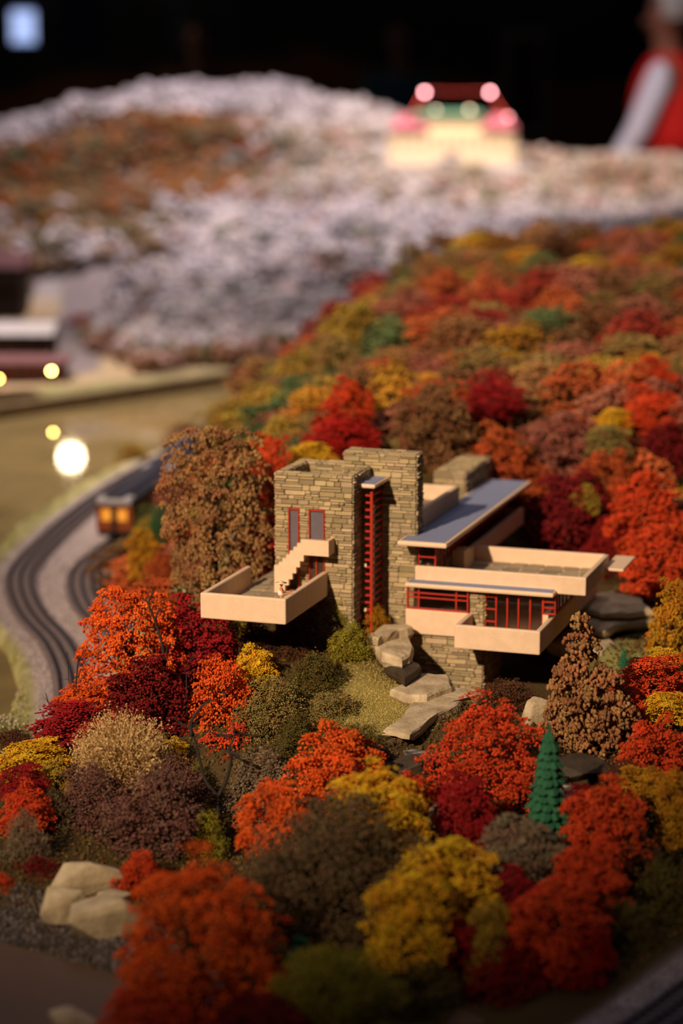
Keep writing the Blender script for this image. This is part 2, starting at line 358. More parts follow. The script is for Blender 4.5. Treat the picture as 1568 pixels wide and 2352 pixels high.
# water
def water_mat(name, col, rough, bump):
    m = mat(name, col, rough, 0.3, 6, bump, 40, spec=0.6); return m
def flat_poly(name, poly, z, m, th=0.004):
    bm = bmesh.new(); n = len(poly)
    a = sum(poly[i][0]*poly[(i+1) % n][1]-poly[(i+1) % n][0]*poly[i][1] for i in range(n))
    prism(bm, poly if a > 0 else poly[::-1], z-th, z)
    return obj(name, bm, m)
big = [(-2.4, 2.0), (-1.0, 1.9), (-.2, 2.6), (-.2, 4.4), (.5, 4.9), (1.7, 5.0), (1.7, 6.2), (-2.6, 6.2)]
struct(flat_poly('river_water', big, WATER_Z, water_mat('murky_olive_river', lin(168, 146, 98), 0.03, 0.0)))
struct(flat_poly('stream_water', [(-.75, 1.2), (.12, 1.2), (.12, 1.72), (-.1, 1.98), (-.75, 1.98)], WATER_Z-0.001, water_mat('brown_stream', lin(104, 72, 42), 0.45, 0.25)))

bank = [atZ(x, y, .592) for x, y in ((-420, 1000), (-200, 972), (0, 944), (150, 922), (300, 900), (460, 876), (620, 852), (760, 836), (900, 828))]
bm = bmesh.new(); prev = None
for p in smooth_path(bank, 40):
    r = [bm.verts.new((p[0]+dx, p[1]+dy, z)) for dx, dy, z in ((0, -.004, .54), (0, 0, .603), (.002, .03, .605), (.002, .034, .54))]
    if prev:
        for k in range(4): bm.faces.new((prev[k], prev[(k+1) % 4], r[(k+1) % 4], r[k]))
    prev = r
bmesh.ops.recalc_face_normals(bm, faces=bm.faces)
struct(obj('river_wall', bm, mat('river_wall_stone', lin(150, 128, 98), .9, .3, 30)))
cz = [atY(x, y, 2.185) for x, y in ((926, 1730), (955, 1722), (988, 1738), (1002, 1756), (955, 1752), (930, 1744))]
bm = bmesh.new(); prism(bm, [(p[0], p[1]+(1740-y)*.0009) for p, y in zip(cz, (1730, 1722, 1738, 1756, 1752, 1744))][::-1], cz[0][2]-.02, cz[0][2]); bmesh.ops.recalc_face_normals(bm, faces=bm.faces)
struct(obj('stream_cascade', bm, mat('white_water', lin(170, 166, 160), .15, 0, 120, .6, 300, color2=lin(70, 60, 48))))

# ================================================================ THE HOUSE (local millimetres, u right along the front, v back, z up)
YAW = math.radians(18.25)
HO = CAM + ray(655.8, 1376.8)*2.42
HZ = 150.0        # local z of the lowest masonry is -HZ
house = empty('modernist_house', (HO[0], HO[1], HO[2]-HZ/1000), -YAW)
tag(house, 'model house of stacked fieldstone towers and cantilevered cream concrete terraces', 'house')
def hb(bm, u0, u1, v0, v1, z0, z1, bev=0.0):
    box(bm, u0/1000, u1/1000, v0/1000, v1/1000, (z0+HZ)/1000, (z1+HZ)/1000, bev/1000)
def hpart(name, boxes, m, parent=None, bev=0.0, smooth=False):
    bm = bmesh.new()
    for b in boxes: hb(bm, *b, bev)
    return obj(name, bm, m, parent or house, smooth=smooth)
def H(u, v, z): return Vector((u/1000, v/1000, (z+HZ)/1000))
_uv = np.array([math.cos(YAW), -math.sin(YAW), 0]); _vv = np.array([math.sin(YAW), math.cos(YAW), 0])
def hworld(u, v, z): return HO + (_uv*u + _vv*v)/1000 + np.array([0, 0, z/1000])

# --- masonry
ALL_STONES = []
SR = random.Random(3)
def stone_mesh(a0, a1, b0, b1, d, frame):
    """irregular block: rough outline on the wall, chamfered front"""
    o, A, B, N = frame
    w_, h_ = a1-a0, b1-b0; j = min(0.5, 0.12*h_)
    ch = min(0.34*h_, 1.6)
    out = [(a0+ch*SR.uniform(.2, 1), b0), (a1-ch*SR.uniform(.2, 1), b0), (a1, b0+ch*SR.uniform(.2, 1)), (a1, b1-ch*SR.uniform(.2, 1)),
           (a1-ch*SR.uniform(.2, 1), b1), (a0+ch*SR.uniform(.2, 1), b1), (a0, b1-ch*SR.uniform(.2, 1)), (a0, b0+ch*SR.uniform(.2, 1))]
    out = [(x+SR.uniform(-j, j)*.6, y+SR.uniform(-j, j)*.6) for x, y in out]
    ca, cb = (a0+a1)/2, (b0+b1)/2
    k = min(0.5, 0.5*h_*0.35)
    tl = SR.uniform(-.25, .25)
    def inset(x, y): return (x + (k if x < ca else -k), y + (k if y < cb else -k))
    V = []; 
    for (x, y), dd in [(p, -1.2) for p in out] + [(p, d*0.72) for p in out] + [(inset(*p), d + tl*(p[1]-cb)/h_) for p in out]:
        V.append(o + A*x + B*y + N*dd)
    F = []
    for r in (0, 8):
        for i in range(8): F.append((r+i, r+(i+1) % 8, r+8+(i+1) % 8, r+8+i))
    F.append(tuple(range(16, 24)))
    return V, F
def course(wd, ht, holes=(), hmin=2.8, hmax=7.0, lmin=5, lmax=19):
    """random coursed rubble over a wd x ht face"""
    out = []; b = 0.0
    while b < ht-0.5:
        h = SR.uniform(hmin, hmax)
        if ht-b-h < hmin: h = ht-b
        a = SR.uniform(-4, 0)
        while a < wd:
            l = SR.uniform(lmin, lmax)*(0.75+h/10)
            x0, x1 = max(a, 0), min(a+l, wd)
            if wd-x1 < 3: x1 = wd
            a = x1 if x1 == wd else a+l
            segs = [(x0, x1)]
            for (hx0, hx1, hy0, hy1) in holes:
                if b+h*0.5 > hy0 and b+h*0.5 < hy1:
                    ns = []
                    for s0, s1 in segs:
                        if s1 <= hx0 or s0 >= hx1: ns.append((s0, s1)); continue
                        if hx0-s0 > 1.0: ns.append((s0, hx0))
                        if s1-hx1 > 1.0: ns.append((hx1, s1))
                    segs = ns
            for s0, s1 in segs:
                if s1-s0 < 1: continue
                if h > 4.2 and SR.random() < 0.35:
                    m_ = b+h*SR.uniform(.4, .6); out.append((s0, s1, b, m_)); 
                    if s1-s0 > 14 and SR.random() < .5:
                        q = s0+(s1-s0)*SR.uniform(.35, .65); out += [(s0, q, m_, b+h), (q, s1, m_, b+h)]
                    else: out.append((s0, s1, m_, b+h))
                else: out.append((s0, s1, b, b+h))
        b += h
    return out
def masonry(parent, org, A, B, N, wd, ht, vis, holes=(), d0=0.9, ledge=0.22, **kw):
    """stones on the face starting at org (mm) spanned by A*wd, B*ht, facing N; vis = how much of it the photograph shows"""
    fr = (Vector(org), Vector(A), Vector(B), Vector(N))
    for a0, a1, b0, b1 in course(wd, ht, holes, **kw):
        g = 0.34; d = d0*SR.uniform(.7, 2.5); b0_, b1_ = b0+g, b1-g
        if SR.random() < ledge:
            d = SR.uniform(2.2, 3.8) if b1_-b0_ < 3.6 else d
        V, F = stone_mesh(a0+g, a1-g, b0_, b1_, d, fr)
        t = SR.uniform(0.50, 1.0); tint = (t, t*SR.uniform(.94, 1.02), t*SR.uniform(.86, 1.04))
        c = fr[0]+fr[1]*(a0+a1)/2+fr[2]*(b0+b1)/2
        ALL_STONES.append(((a1-a0)*(b1-b0)*(vis(c) if callable(vis) else vis), parent, V, F, tint))
X_, Y_, Z_ = (1, 0, 0), (0, 1, 0), (0, 0, 1); mX, mY = (-1, 0, 0), (0, -1, 0)

# tower: hollow ring, u -65..30, v 148..241, top 115
TU0, TU1, TV0, TV1, TT, TB = -65, 30, 148, 241, 115, -110
wth = 11
tower = hpart('stone_tower', [(TU0, TU1, TV0, TV0+wth, TB, TT), (TU0, TU1, TV1-wth, TV1, TB, TT), (TU0, TU0+wth, TV0+wth, TV1-wth, TB, TT), (TU1-wth, TU1, TV0+wth, TV1-wth, TB, TT),
                              (TU0+wth, TU1-wth, TV0+wth, TV1-wth, 88, 92)], M['mortar'])
w1 = (-48.8, -35.2, -26, 73); w2 = (-23.4, -3.8, -26, 73)     # window openings u0,u1,z0,z1
th = [(w1[0]-TU0, w1[1]-TU0, w1[2]-TB, w1[3]-TB), (w2[0]-TU0, w2[1]-TU0, w2[2]-TB, w2[3]-TB)]
masonry(tower, (TU0, TV0, TB), X_, Z_, mY, 95, TT-TB, lambda c: 0.1 if c.z < -30 and c.x < 0 else 1.0, th)
masonry(tower, (TU1, TV0, TB), Y_, Z_, X_, 72, TT-TB, 0.3)
masonry(tower, (TU0, TV1, TB), mY, Z_, mX, 93, TT-TB, 0.05)
masonry(tower, (TU0+wth, TV1-wth, 92), X_, Z_, mY, 73, TT-92, 0.8, ledge=0)
masonry(tower, (TU0+wth, TV0+wth, 92), Y_, Z_, X_, 71, TT-92, 0.3, ledge=0)
for (o_, wd, ht) in (((TU0, TV0, TT), 95, wth), ((TU0, TV1-wth, TT), 62, wth), ((TU0, TV0+wth, TT), wth, 71), ((TU1-wth, TV0+wth, TT), wth, 60)):
    masonry(tower, o_, X_, Y_, Z_, wd, ht, 0.45, d0=0.6, ledge=0, hmin=4.5, hmax=11)
# chimney
CU0, CU1, CV0, CV1, CT_, CB = -4, 86, 220, 247, 131, -112
chimney = hpart('stone_chimney', [(CU0, CU1, CV0, CV1, CB, CT_)], M['mortar'])
def cvis(c):
    if c.x < 30 and c.z < 112: return 0.02
    if c.x < 47: return 0.3 if c.z < 100 else 1
    if c.x > 78 and c.z < 30: return 0.2
    return 1.0
masonry(chimney, (CU0, CV0, CB), X_, Z_, mY, 90, CT_-CB, cvis)
masonry(chimney, (CU1, CV0, CB), Y_, Z_, X_, 27, CT_-CB, lambda c: .3 if c.z > 30 else .05, lmin=5, lmax=14, ledge=.3)
masonry(chimney, (CU0, CV1, 100), mY, Z_, mX, 27, CT_-100, 0.05)
masonry(chimney, (CU0, CV0, CT_), X_, Y_, Z_, 90, 27, 0.3, d0=0.7, ledge=0, hmin=5, hmax=10)
# base pier below the living room
pier = hpart('stone_base', [(86, 174, 204, 300, -HZ, -80)], M['mortar'])
masonry(pier, (86, 204, -HZ), X_, Z_, mY, 88, HZ-81, 1.0)
masonry(pier, (174, 204, -HZ), Y_, Z_, X_, 90, HZ-81, 0.25)
masonry(pier, (86, 300, -HZ), mY, Z_, mX, 96, HZ-81, 0.1)
# pier between the living room windows
wpier = hpart('window_pier', [(158, 175, 203, 225, -80, -22)], M['mortar'])
masonry(wpier, (158, 203, -76), X_, Z_, mY, 17, 54, 1.0, lmin=4, lmax=11, d0=.7)
masonry(wpier, (175, 203, -76), Y_, Z_, X_, 20, 54, .2, lmin=4, lmax=11, d0=.7)
# rear garden wall behind the roof terrace
gwall = hpart('rear_stone_wall', [(28, 70, 500, 640, 20, 60)], M['mortar'])
masonry(gwall, (28, 500, 20), X_, Z_, mY, 42, 40, .3); masonry(gwall, (70, 500, 20), Y_, Z_, X_, 140, 40, .4)
masonry(gwall, (28, 500, 60), X_, Y_, Z_, 42, 140, .3, d0=.7, ledge=0, hmin=5, hmax=10)

def flush_stones(limit=290):
    order = sorted(range(len(ALL_STONES)), key=lambda i: -ALL_STONES[i][0])
    rest = {}
    for k, i in enumerate(order):
        _, par, V, F, t = ALL_STONES[i]
        V = [((v.x)/1000, (v.y)/1000, (v.z+HZ)/1000) for v in V]
        if k < limit:
            c = np.mean(V, 0)
            me = bpy.data.meshes.new('stone'); me.from_pydata([tuple(np.array(p)-c) for p in V], [], F); me.update()
            a = me.color_attributes.new('tint', 'FLOAT_COLOR', 'POINT'); a.data.foreach_set('color', [x for _ in V for x in (*t, 1)])
            link('stone', me, M['stone'], par, tuple(c))
        else:
            rest.setdefault(par.name, [par, [], [], []])
            r = rest[par.name]; n = len(r[1]); r[1] += V; r[2] += [tuple(j+n for j in f) for f in F]; r[3] += [x for _ in V for x in (*t, 1)]
    for par, V, F, c in rest.values():
        me = bpy.data.meshes.new('stonework'); me.from_pydata(V, [], F); me.update()
        a = me.color_attributes.new('tint', 'FLOAT_COLOR', 'POINT'); a.data.foreach_set('color', c)
        stuff(link('stonework', me, M['stone'], par))
flush_stones()

# --- windows
def window(name, boxes_frame, panes, pane_mat, mullions=()):
    f = hpart(name, boxes_frame, M['red'], bev=0.3)
    for p in panes: hpart('pane', [p], pane_mat, f)
    for p in mullions: hpart('mullion', [p], M['red'], f)
    return f
def rect_frame(u0, u1, z0, z1, v0, v1, t):
    return [(u0, u0+t, v0, v1, z0, z1), (u1-t, u1, v0, v1, z0, z1), (u0+t, u1-t, v0, v1, z1-t, z1), (u0+t, u1-t, v0, v1, z0, z0+t)]
for (u0, u1, z0, z1) in (w1, w2):
    zt = 20
    window('tower_window', rect_frame(u0, u1, zt, z1, TV0-2.6, TV0+4, 1.7), [(u0+2.2, u1-2.2, TV0-.2, TV0+.8, zt+2, z1-2)], M['pane'])
    window('terrace_door', rect_frame(u0, u1, z0, zt, TV0-2.6, TV0+4, 1.5), [(u0+2, u1-2, TV0-.2, TV0+.8, z0+2, zt-2)], M['pane_dark'],
           [((u0+u1)/2-.7, (u0+u1)/2+.7, TV0-2.6, TV0+.5, z0+2, zt-2)] if u0 > -30 else ())
# tall corner glazing in the recess between tower and chimney
gu, gv = 44.0, 178.0
hpart('recess_backing', [(30, 33, 200, 220, -100, 98), (30, 40, 216, 220, -100, 98)], M['dark'])
cw = hpart('corner_window', [(gu-1.6, gu+1.6, gv-1.6, gv+1.6, -100, 97), (gu-1, gu+1, 217, 220, -100, 97)], M['red'], bev=.3)
nb = 22
for i in range(nb):
    z = -94+i*8.6
    hpart('glazing_bar', [(34, gu, gv-1.1, gv+1.1, z, z+2.4)], M['red'], cw)
    hpart('glazing_bar', [(gu-1, gu+1, gv+1.6, 218, z, z+2.0)], M['red'], cw)
hpart('pane', [(31, gu-1.6, gv+.2, gv+.6, -100, 97)], M['pane_dark'], cw)
hpart('pane', [(gu-.4, gu, gv+1.6, 217, -100, 97)], M['pane_dark'], cw)
for z in (2, -52): hpart('window_lamp', [(34.5, 38.5, gv-2.4, gv-1.2, z, z+4)], M['stucco'], cw)

# --- slabs and terraces
def slab(name, u0, u1, v0, v1, zt, th_=5.5, inset=1.2, lip=4):
    s = hpart(name, [(u0, u1, v0, v1, zt-th_, zt)], M['stucco_gold'], bev=2.2)
    hpart('roofing', [(u0+lip, u1-lip, v0+lip, v1-lip, zt-.5, zt+.4)], M['roof'], s)
    return s
slab('recess_roof', 30.5, 52.5, 164, 221, 103.5, 5, lip=2.5)
slab('main_roof', 72.6, 133.4, 186, 614, 34, 6)
slab('living_room_roof', 81, 261, 190, 213, -17, 5.5, lip=2.5)
def parapet(name, walls, m=None, bev=1.6): return hpart(name, walls, m or M['stucco'], bev=bev, smooth=False)
pt = 6.5
# terrace cantilevered from the tower
lt = hpart('tower_terrace', [(-101.5, -1, 1, 147, -29, -24.5)], M['stucco'], bev=1)
hpart('parapet', [(-102.5, 0, 0, pt, -29.5, 0)], M['stucco'], lt, bev=1.6)
hpart('parapet', [(-pt, 0, pt-2, 148, -29.5, 0)], M['stucco'], lt, bev=1.6)
hpart('parapet', [(-102.5, -102.5+pt, pt-2, 148, -29.5, 0)], M['stucco'], lt, bev=1.6)
# upper terrace
ut = hpart('upper_terrace', [(89, 294, 210, 345, -21.5, -18.5)], M['stucco'], bev=.6)
hpart('parapet', [(88, 295, 209, 209+pt, -22, 0)], M['stucco'], ut, bev=1.6)
hpart('parapet', [(295-pt, 295, 209+pt-2, 346, -22, 0)], M['stucco'], ut, bev=1.6)
hpart('parapet', [(127, 295, 346-pt, 346, -22, 0)], M['stucco'], ut, bev=1.6)
hpart('parapet', [(120, 127, 318, 600, -22, 0)], M['stucco'], ut, bev=1.6)
hpart('gallery_floor', [(88, 127, 215, 600, -22, -18.5)], M['stucco'], ut)
# lower terrace
lo = hpart('lower_terrace', [(156.5, 256, 143, 204, -78.5, -75), (175, 256, 203, 469, -78.5, -75)], M['stucco'], bev=.6)
hpart('parapet', [(155.5, 257, 142, 142+pt, -79, -51)], M['stucco'], lo, bev=1.6)
hpart('parapet', [(155.5, 155.5+pt, 142+pt-2, 203, -79, -51)], M['stucco'], lo, bev=1.6)
hpart('parapet', [(257-pt, 257, 142+pt-2, 470, -79, -51)], M['stucco'], lo, bev=1.6)
# living room
hpart('window_sill_wall', [(80, 157, 198, 206, -80.5, -50.5)], M['stucco'], bev=1.2)
hpart('living_room_floor', [(80, 250, 206, 345, -80.5, -76)], M['stucco'])
hpart('living_room_wall', [(90, 245, 330, 336, -76, -22), (88, 92, 210, 330, -76, -22)], M['dark'])
bw = window('ribbon_window', rect_frame(81, 157, -50.5, -22, 199, 203, 2.0), [(83, 155, 200.8, 201.2, -48.5, -24)], M['pane_dark'],
            [(u_-.9, u_+.9, 199.2, 202.6, -48.5, -24) for u_ in (96, 142)] + [(83, 155, 199.4, 202.4, z_-.8, z_+.8) for z_ in (-30.5, -36)])
dw = window('terrace_glass_doors', rect_frame(175.5, 245.5, -75, -22.5, 205, 209, 1.6), [(177, 244, 206.8, 207.2, -73.5, -24)], M['pane_mid'],
            [(u_-1, u_+1, 205.2, 208.8, -73.5, -24) for u_ in (189, 202.5, 216, 230)] + [(177, 189, 205.4, 208.6, z_-.8, z_+.8) for z_ in (-30, -45, -60)])
hpart('corner_sill', [(245.5, 252, 204, 212, -75, -46), (245.5, 252, 212, 330, -75, -46)], M['stucco'])
window('corner_window', rect_frame(245.5, 261, -46, -22.5, 203, 206.5, 1.6) + [(258.5, 261, 206.5, 330, -46, -44), (258.5, 261, 206.5, 330, -24.5, -22.5)],
       [(247, 259, 204.6, 205, -44.5, -24), (259.6, 260, 206.5, 330, -44, -24.5)], M['pane_dark'],
       [(247, 259, 203.4, 206, z_-.8, z_+.8) for z_ in (-31, -38)] + [(258.8, 260.8, v_-1, v_+1, -44, -24.5) for v_ in (215, 228, 246, 266, 290)])
# bedroom storey under the main roof
hpart('bedroom_core', [(88, 104, 247, 600, -18.5, 28), (88, 112, 262, 600, -18.5, -2)], M['dark'])
window('bedroom_window', rect_frame(90, 112, -18.5, 28, 216, 219, 1.6), [(91.5, 110.5, 217.2, 217.6, -17, 26.5)], M['pane_dark'], [(91.5, 110.5, 216.3, 218.6, 9, 10.6)])
window('bedroom_side_window', [(110, 112, 219, 560, -18.5, -16.5), (110, 112, 219, 560, 26, 28), (110, 112, 219, 560, 7, 8.4)] , [(110.8, 111.2, 219, 560, -16.5, 26)], M['pane_dark'],
       [(110, 112, v_, v_+2, -16.5, 26) for v_ in range(224, 560, 16)])
hpart('bedroom_wall', [(112, 127, 290, 318, -18.5, 3)], M['stucco'])
# roof terrace on the main roof
rt = hpart('roof_terrace', [(20, 80, 247, 432, 34, 38)], M['stucco'])
hpart('parapet', [(75, 82, 247, 432, 34, 57)], M['stucco'], rt, bev=1.5)
hpart('parapet', [(20, 82, 426, 432, 34, 57)], M['stucco'], rt, bev=1.5)
hpart('canopy_slab', [(293, 318, 318, 395, -15, -11.5)], M['stucco_gold'], bev=1.2)
# stepped stair with its landing on the tower face
sv0, sv1 = 123.7, 129.0
prof = [(8.8, 41.5), (-25.3, 41.5)]
nst = 6; su0, su1 = -25.3, -53.0; zt0, zt1 = 41.5, 8.6
du = (su1-su0)/nst; dz = (zt1+4-zt0)/nst
for i in range(nst):
    prof += [(su0+i*du, zt0+(i+1)*dz), (su0+(i+1)*du, zt0+(i+1)*dz)]
prof += [(-53, 8.6), (-58.5, 8.6), (-58.5, -24), (-52, -24)]
zb0, zb1 = 23.2, -13.0
low = []
for i in range(nst+1):
    uu = -50+i*((-22+50)/nst); zz = -22+i*((zb0+22)/(nst))
    low += [(uu, zz), (uu+(28/nst), zz)] if i < nst else [(uu, zb0)]
prof += low + [(8.8, 23.2)]
bm = bmesh.new()
a = [bm.verts.new(H(x, sv0, z)) for x, z in prof]; b_ = [bm.verts.new(H(x, sv1, z)) for x, z in prof]
n = len(prof)
for i in range(n): bm.faces.new((a[i], b_[i], b_[(i+1) % n], a[(i+1) % n]))
bm.faces.new(a); bm.faces.new(b_[::-1]); bmesh.ops.recalc_face_normals(bm, faces=bm.faces)
stair = obj('stair_parapet', bm, M['stucco'], house)
hpart('landing', [(-25, 8.8, 129, 148, 23.2, 26), (3.5, 8.8, 129, 148, 26, 41.5)], M['stucco'], stair, bev=.5)
for i in range(nst):
    uu = -25.3+(i+1)*du; hpart('step', [(uu, uu-du+.5, 129, 147.5, zb0-(i+1)*6.8, zb0-(i+1)*6.8+3)], M['stucco'], stair)
# flagstone paving
def flagging(parent, u0, u1, v0, v1, zt, cell):
    R_ = random.Random(int(u0*7+v0)); nu = max(2, int((u1-u0)/cell)); nv = max(2, int((v1-v0)/cell))
    gu_ = lambda i, j: (u0+(u1-u0)*i/nu + (R_.uniform(-.25, .25)*cell if 0 < i < nu else 0), v0+(v1-v0)*j/nv + (R_.uniform(-.25, .25)*cell if 0 < j < nv else 0))
    P = [[gu_(i, j) for j in range(nv+1)] for i in range(nu+1)]
    for i in range(nu):
        for j in range(nv):
            q = [P[i][j], P[i+1][j], P[i+1][j+1], P[i][j+1]]; cx = sum(p[0] for p in q)/4; cy = sum(p[1] for p in q)/4
            bm = bmesh.new(); pts = []
            for k in range(4):
                a_, b2 = q[k], q[(k+1) % 4]
                for f in (0.12, 0.5, 0.88): pts.append((a_[0]+(b2[0]-a_[0])*f, a_[1]+(b2[1]-a_[1])*f))
            pts = [(cx+(x-cx)*0.94, cy+(y-cy)*0.94) for x, y in pts]
            h = zt+R_.uniform(-.3, .5)
            prism(bm, [((x-cx)/1000, (y-cy)/1000) for x, y in pts], 0, (h-zt+1.6)/1000)
            o = obj('flagstone', bm, M['stone'], parent, tuple(H(cx, cy, zt-1.2)))
            t = R_.uniform(.5, .8); at = o.data.color_attributes.new('tint', 'FLOAT_COLOR', 'POINT'); at.data.foreach_set('color', [x for _ in o.data.vertices for x in (t, t*1.0, t*1.08, 1)])
flagging(ut, 129, 287.5, 216.5, 339, -18.2, 20)
flagging(lt, -95.5, -7.5, 7, 147, -24.2, 18)
flagging(lo, 162.5, 250, 149, 203, -74.8, 18)
bm = bmesh.new(); hb(bm, -101, -66, 148, 235, -34, -25)
sidewalk = obj('side_path', bm, M['mortar'], house); flagging(sidewalk, -100, -66, 149, 234, -24.5, 16)
hpart('foundation', [(-62, 28, 152, 238, -HZ, TB), (0, 84, 224, 246, -HZ, CB)], M['mortar'])

# ================================================================ VEGETATION
_t = (1+5**.5)/2
ICO_V = np.array([(-1, _t, 0), (1, _t, 0), (-1, -_t, 0), (1, -_t, 0), (0, -1, _t), (0, 1, _t), (0, -1, -_t), (0, 1, -_t), (_t, 0, -1), (_t, 0, 1), (-_t, 0, -1), (-_t, 0, 1)])
ICO_V = ICO_V/np.linalg.norm(ICO_V[0])
ICO_F = np.array([(0, 11, 5), (0, 5, 1), (0, 1, 7), (0, 7, 10), (0, 10, 11), (1, 5, 9), (5, 11, 4), (11, 10, 2), (10, 7, 6), (7, 1, 8), (3, 9, 4), (3, 4, 2), (3, 2, 6), (3, 6, 8), (3, 8, 9), (4, 9, 5), (2, 4, 11), (6, 2, 10), (8, 6, 7), (9, 8, 1)])
OCT_V = np.array([(1, 0, 0), (-1, 0, 0), (0, 1, 0), (0, -1, 0), (0, 0, 1), (0, 0, -1)], float)
OCT_F = np.array([(0, 2, 4), (2, 1, 4), (1, 3, 4), (3, 0, 4), (2, 0, 5), (1, 2, 5), (3, 1, 5), (0, 3, 5)])
def ball_arrays(C, R, cols, ico=True, squash=None):
    bv, bf = (ICO_V, ICO_F) if ico else (OCT_V, OCT_F)
    n = len(C); R = np.asarray(R).reshape(n, -1)
    # random spin so facets differ
    ang = rng.random(n)*6.28; ca, sa = np.cos(ang)[:, None], np.sin(ang)[:, None]
    x = bv[None, :, 0]*ca-bv[None, :, 1]*sa; y = bv[None, :, 0]*sa+bv[None, :, 1]*ca
    L = np.stack([x, y, np.broadcast_to(bv[None, :, 2], x.shape)], -1)
    V = (L*R[:, None, :] + C[:, None, :]).reshape(-1, 3)
    Fc = (bf[None] + (np.arange(n)*len(bv))[:, None, None]).reshape(-1, 3)
    return V, Fc, np.repeat(cols, len(bv), 0)
def unit(v): return v/np.maximum(np.linalg.norm(v, axis=-1, keepdims=True), 1e-9)
def lobes_for(shape, g):
    L = []
    def ring(z, r, n, s):
        for k in range(n):
            a = (k+g.uniform(-.35, .35))/n*6.28; q = r*g.uniform(.72, 1.08); L.append((np.array([math.cos(a)*q, math.sin(a)*q, z+g.uniform(-.10, .10)]), s*g.uniform(.75, 1.3)))
    if shape == 'round':
        L.append((np.array([0, 0, -.2]), .6)); ring(-.7, .62, 7, .30); ring(-.25, .72, 8, .27); ring(.2, .58, 7, .27); ring(.55, .32, 4, .25); L.append((np.array([g.uniform(-.2, .2), g.uniform(-.2, .2), .78]), .2))
    elif shape == 'cone':
        for z in np.linspace(-.9, .92, 10):
            r = .80*(1-((z+.9)/1.95)**1.25)+.05
            ring(z, r*.8, max(2, int(9*r)), .20*r/.5+.07)
            if z < .6: L.append((np.array([0, 0, z]), r*.7))
        L.append((np.array([.05, 0, .95]), .13))
    elif shape == 'flat':
        for z, r, n in ((-.75, .8, 8), (-.3, .85, 8), (.15, .68, 7), (.55, .42, 5)): ring(z, r, n, .26)
        L.append((np.array([0, 0, -.2]), .6)); L.append((np.array([.1, 0, .72]), .2))
    elif shape == 'column':
        for z in np.linspace(-.85, .6, 6): ring(z, .60*(1-.35*max(z, 0)), 6, .27)
        for z in (-.6, -.1, .35): L.append((np.array([0, 0, z]), .5))
        ring(.72, .28, 3, .22)
    return L
def crown(name, shape, seed, ncl, per, br, cr, ico=True, fleck=False, trunk=False, contrast=1.0, upw=.8):
    g = np.random.default_rng(seed); L = lobes_for(shape, g)
    vols = np.array([r*r for _, r in L]); vols = vols/vols.sum(); C = []; R = []; K = []
    made = 0; tries = 0
    while made < ncl and tries < ncl*14:
        tries += 1
        i = g.choice(len(L), p=vols); c, r = L[i]; d = unit(g.normal(size=3)); p = c+d*r*g.uniform(.85, 1.12)
        if any(np.linalg.norm(p-c2) < r2*.85 for j, (c2, r2) in enumerate(L) if j != i): continue
        if p[2] < -1.05: continue
        made += 1
        nrm = unit(d*0.55+np.array([0, 0, upw])); t1 = unit(np.cross(nrm, g.normal(size=3))); t2 = np.cross(nrm, t1)
        rc = cr*g.uniform(.5, 1.35); base = g.uniform(.62, 1.14); hue = g.uniform(-.22, .22); npb = max(4, int(per*(rc/cr)**1.6))
        rho = np.sqrt(g.random(npb)); a = g.random(npb)*6.28
        lob = 1+.3*np.sin(a*g.integers(3, 6)+g.uniform(0, 6))
        P = p + (t1[None]*np.cos(a)[:, None]+t2[None]*np.sin(a)[:, None])*(rho*rc*lob)[:, None] + nrm[None]*((1-rho**2)*rc*.35 + g.normal(0, rc*(.5 if fleck else .10), npb))[:, None]
        C.append(P); R.append(br*g.uniform(.6, 1.35, npb)); v = base*g.uniform(.8, 1.2, npb)*contrast
        K.append(np.stack([v, v*(1+hue), v*(1+hue*.6)], 1))
    nin = int(sum(len(x) for x in C)*0.22)
    q = g.choice(len(L), nin, p=vols); d = unit(g.normal(size=(nin, 3)))
    C.append(np.array([L[k][0] for k in q])+d*np.array([L[k][1] for k in q])[:, None]*g.uniform(.5, .85, (nin, 1))); R.append(np.full(nin, br*1.4)); v = g.uniform(.62, 1.14, nin); K.append(np.stack([v, v, v], 1))
    C = np.concatenate(C); R = np.concatenate(R); K = np.concatenate(K)
    lo_, hi_ = np.percentile(C, .5, axis=0), np.percentile(C, 99.5, axis=0); C = (C-(lo_+hi_)/2)/((hi_-lo_)/2)
    RR = np.stack([R, R, R*.85], 1)
    if fleck: RR = RR*g.uniform(.35, 1.7, (len(C), 3))
    V, Fc, cols = ball_arrays(C, RR, K, ico)
    me = np_mesh(name, V, Fc, cols, ico)
    me.materials.append(M['foliage'])
    return me
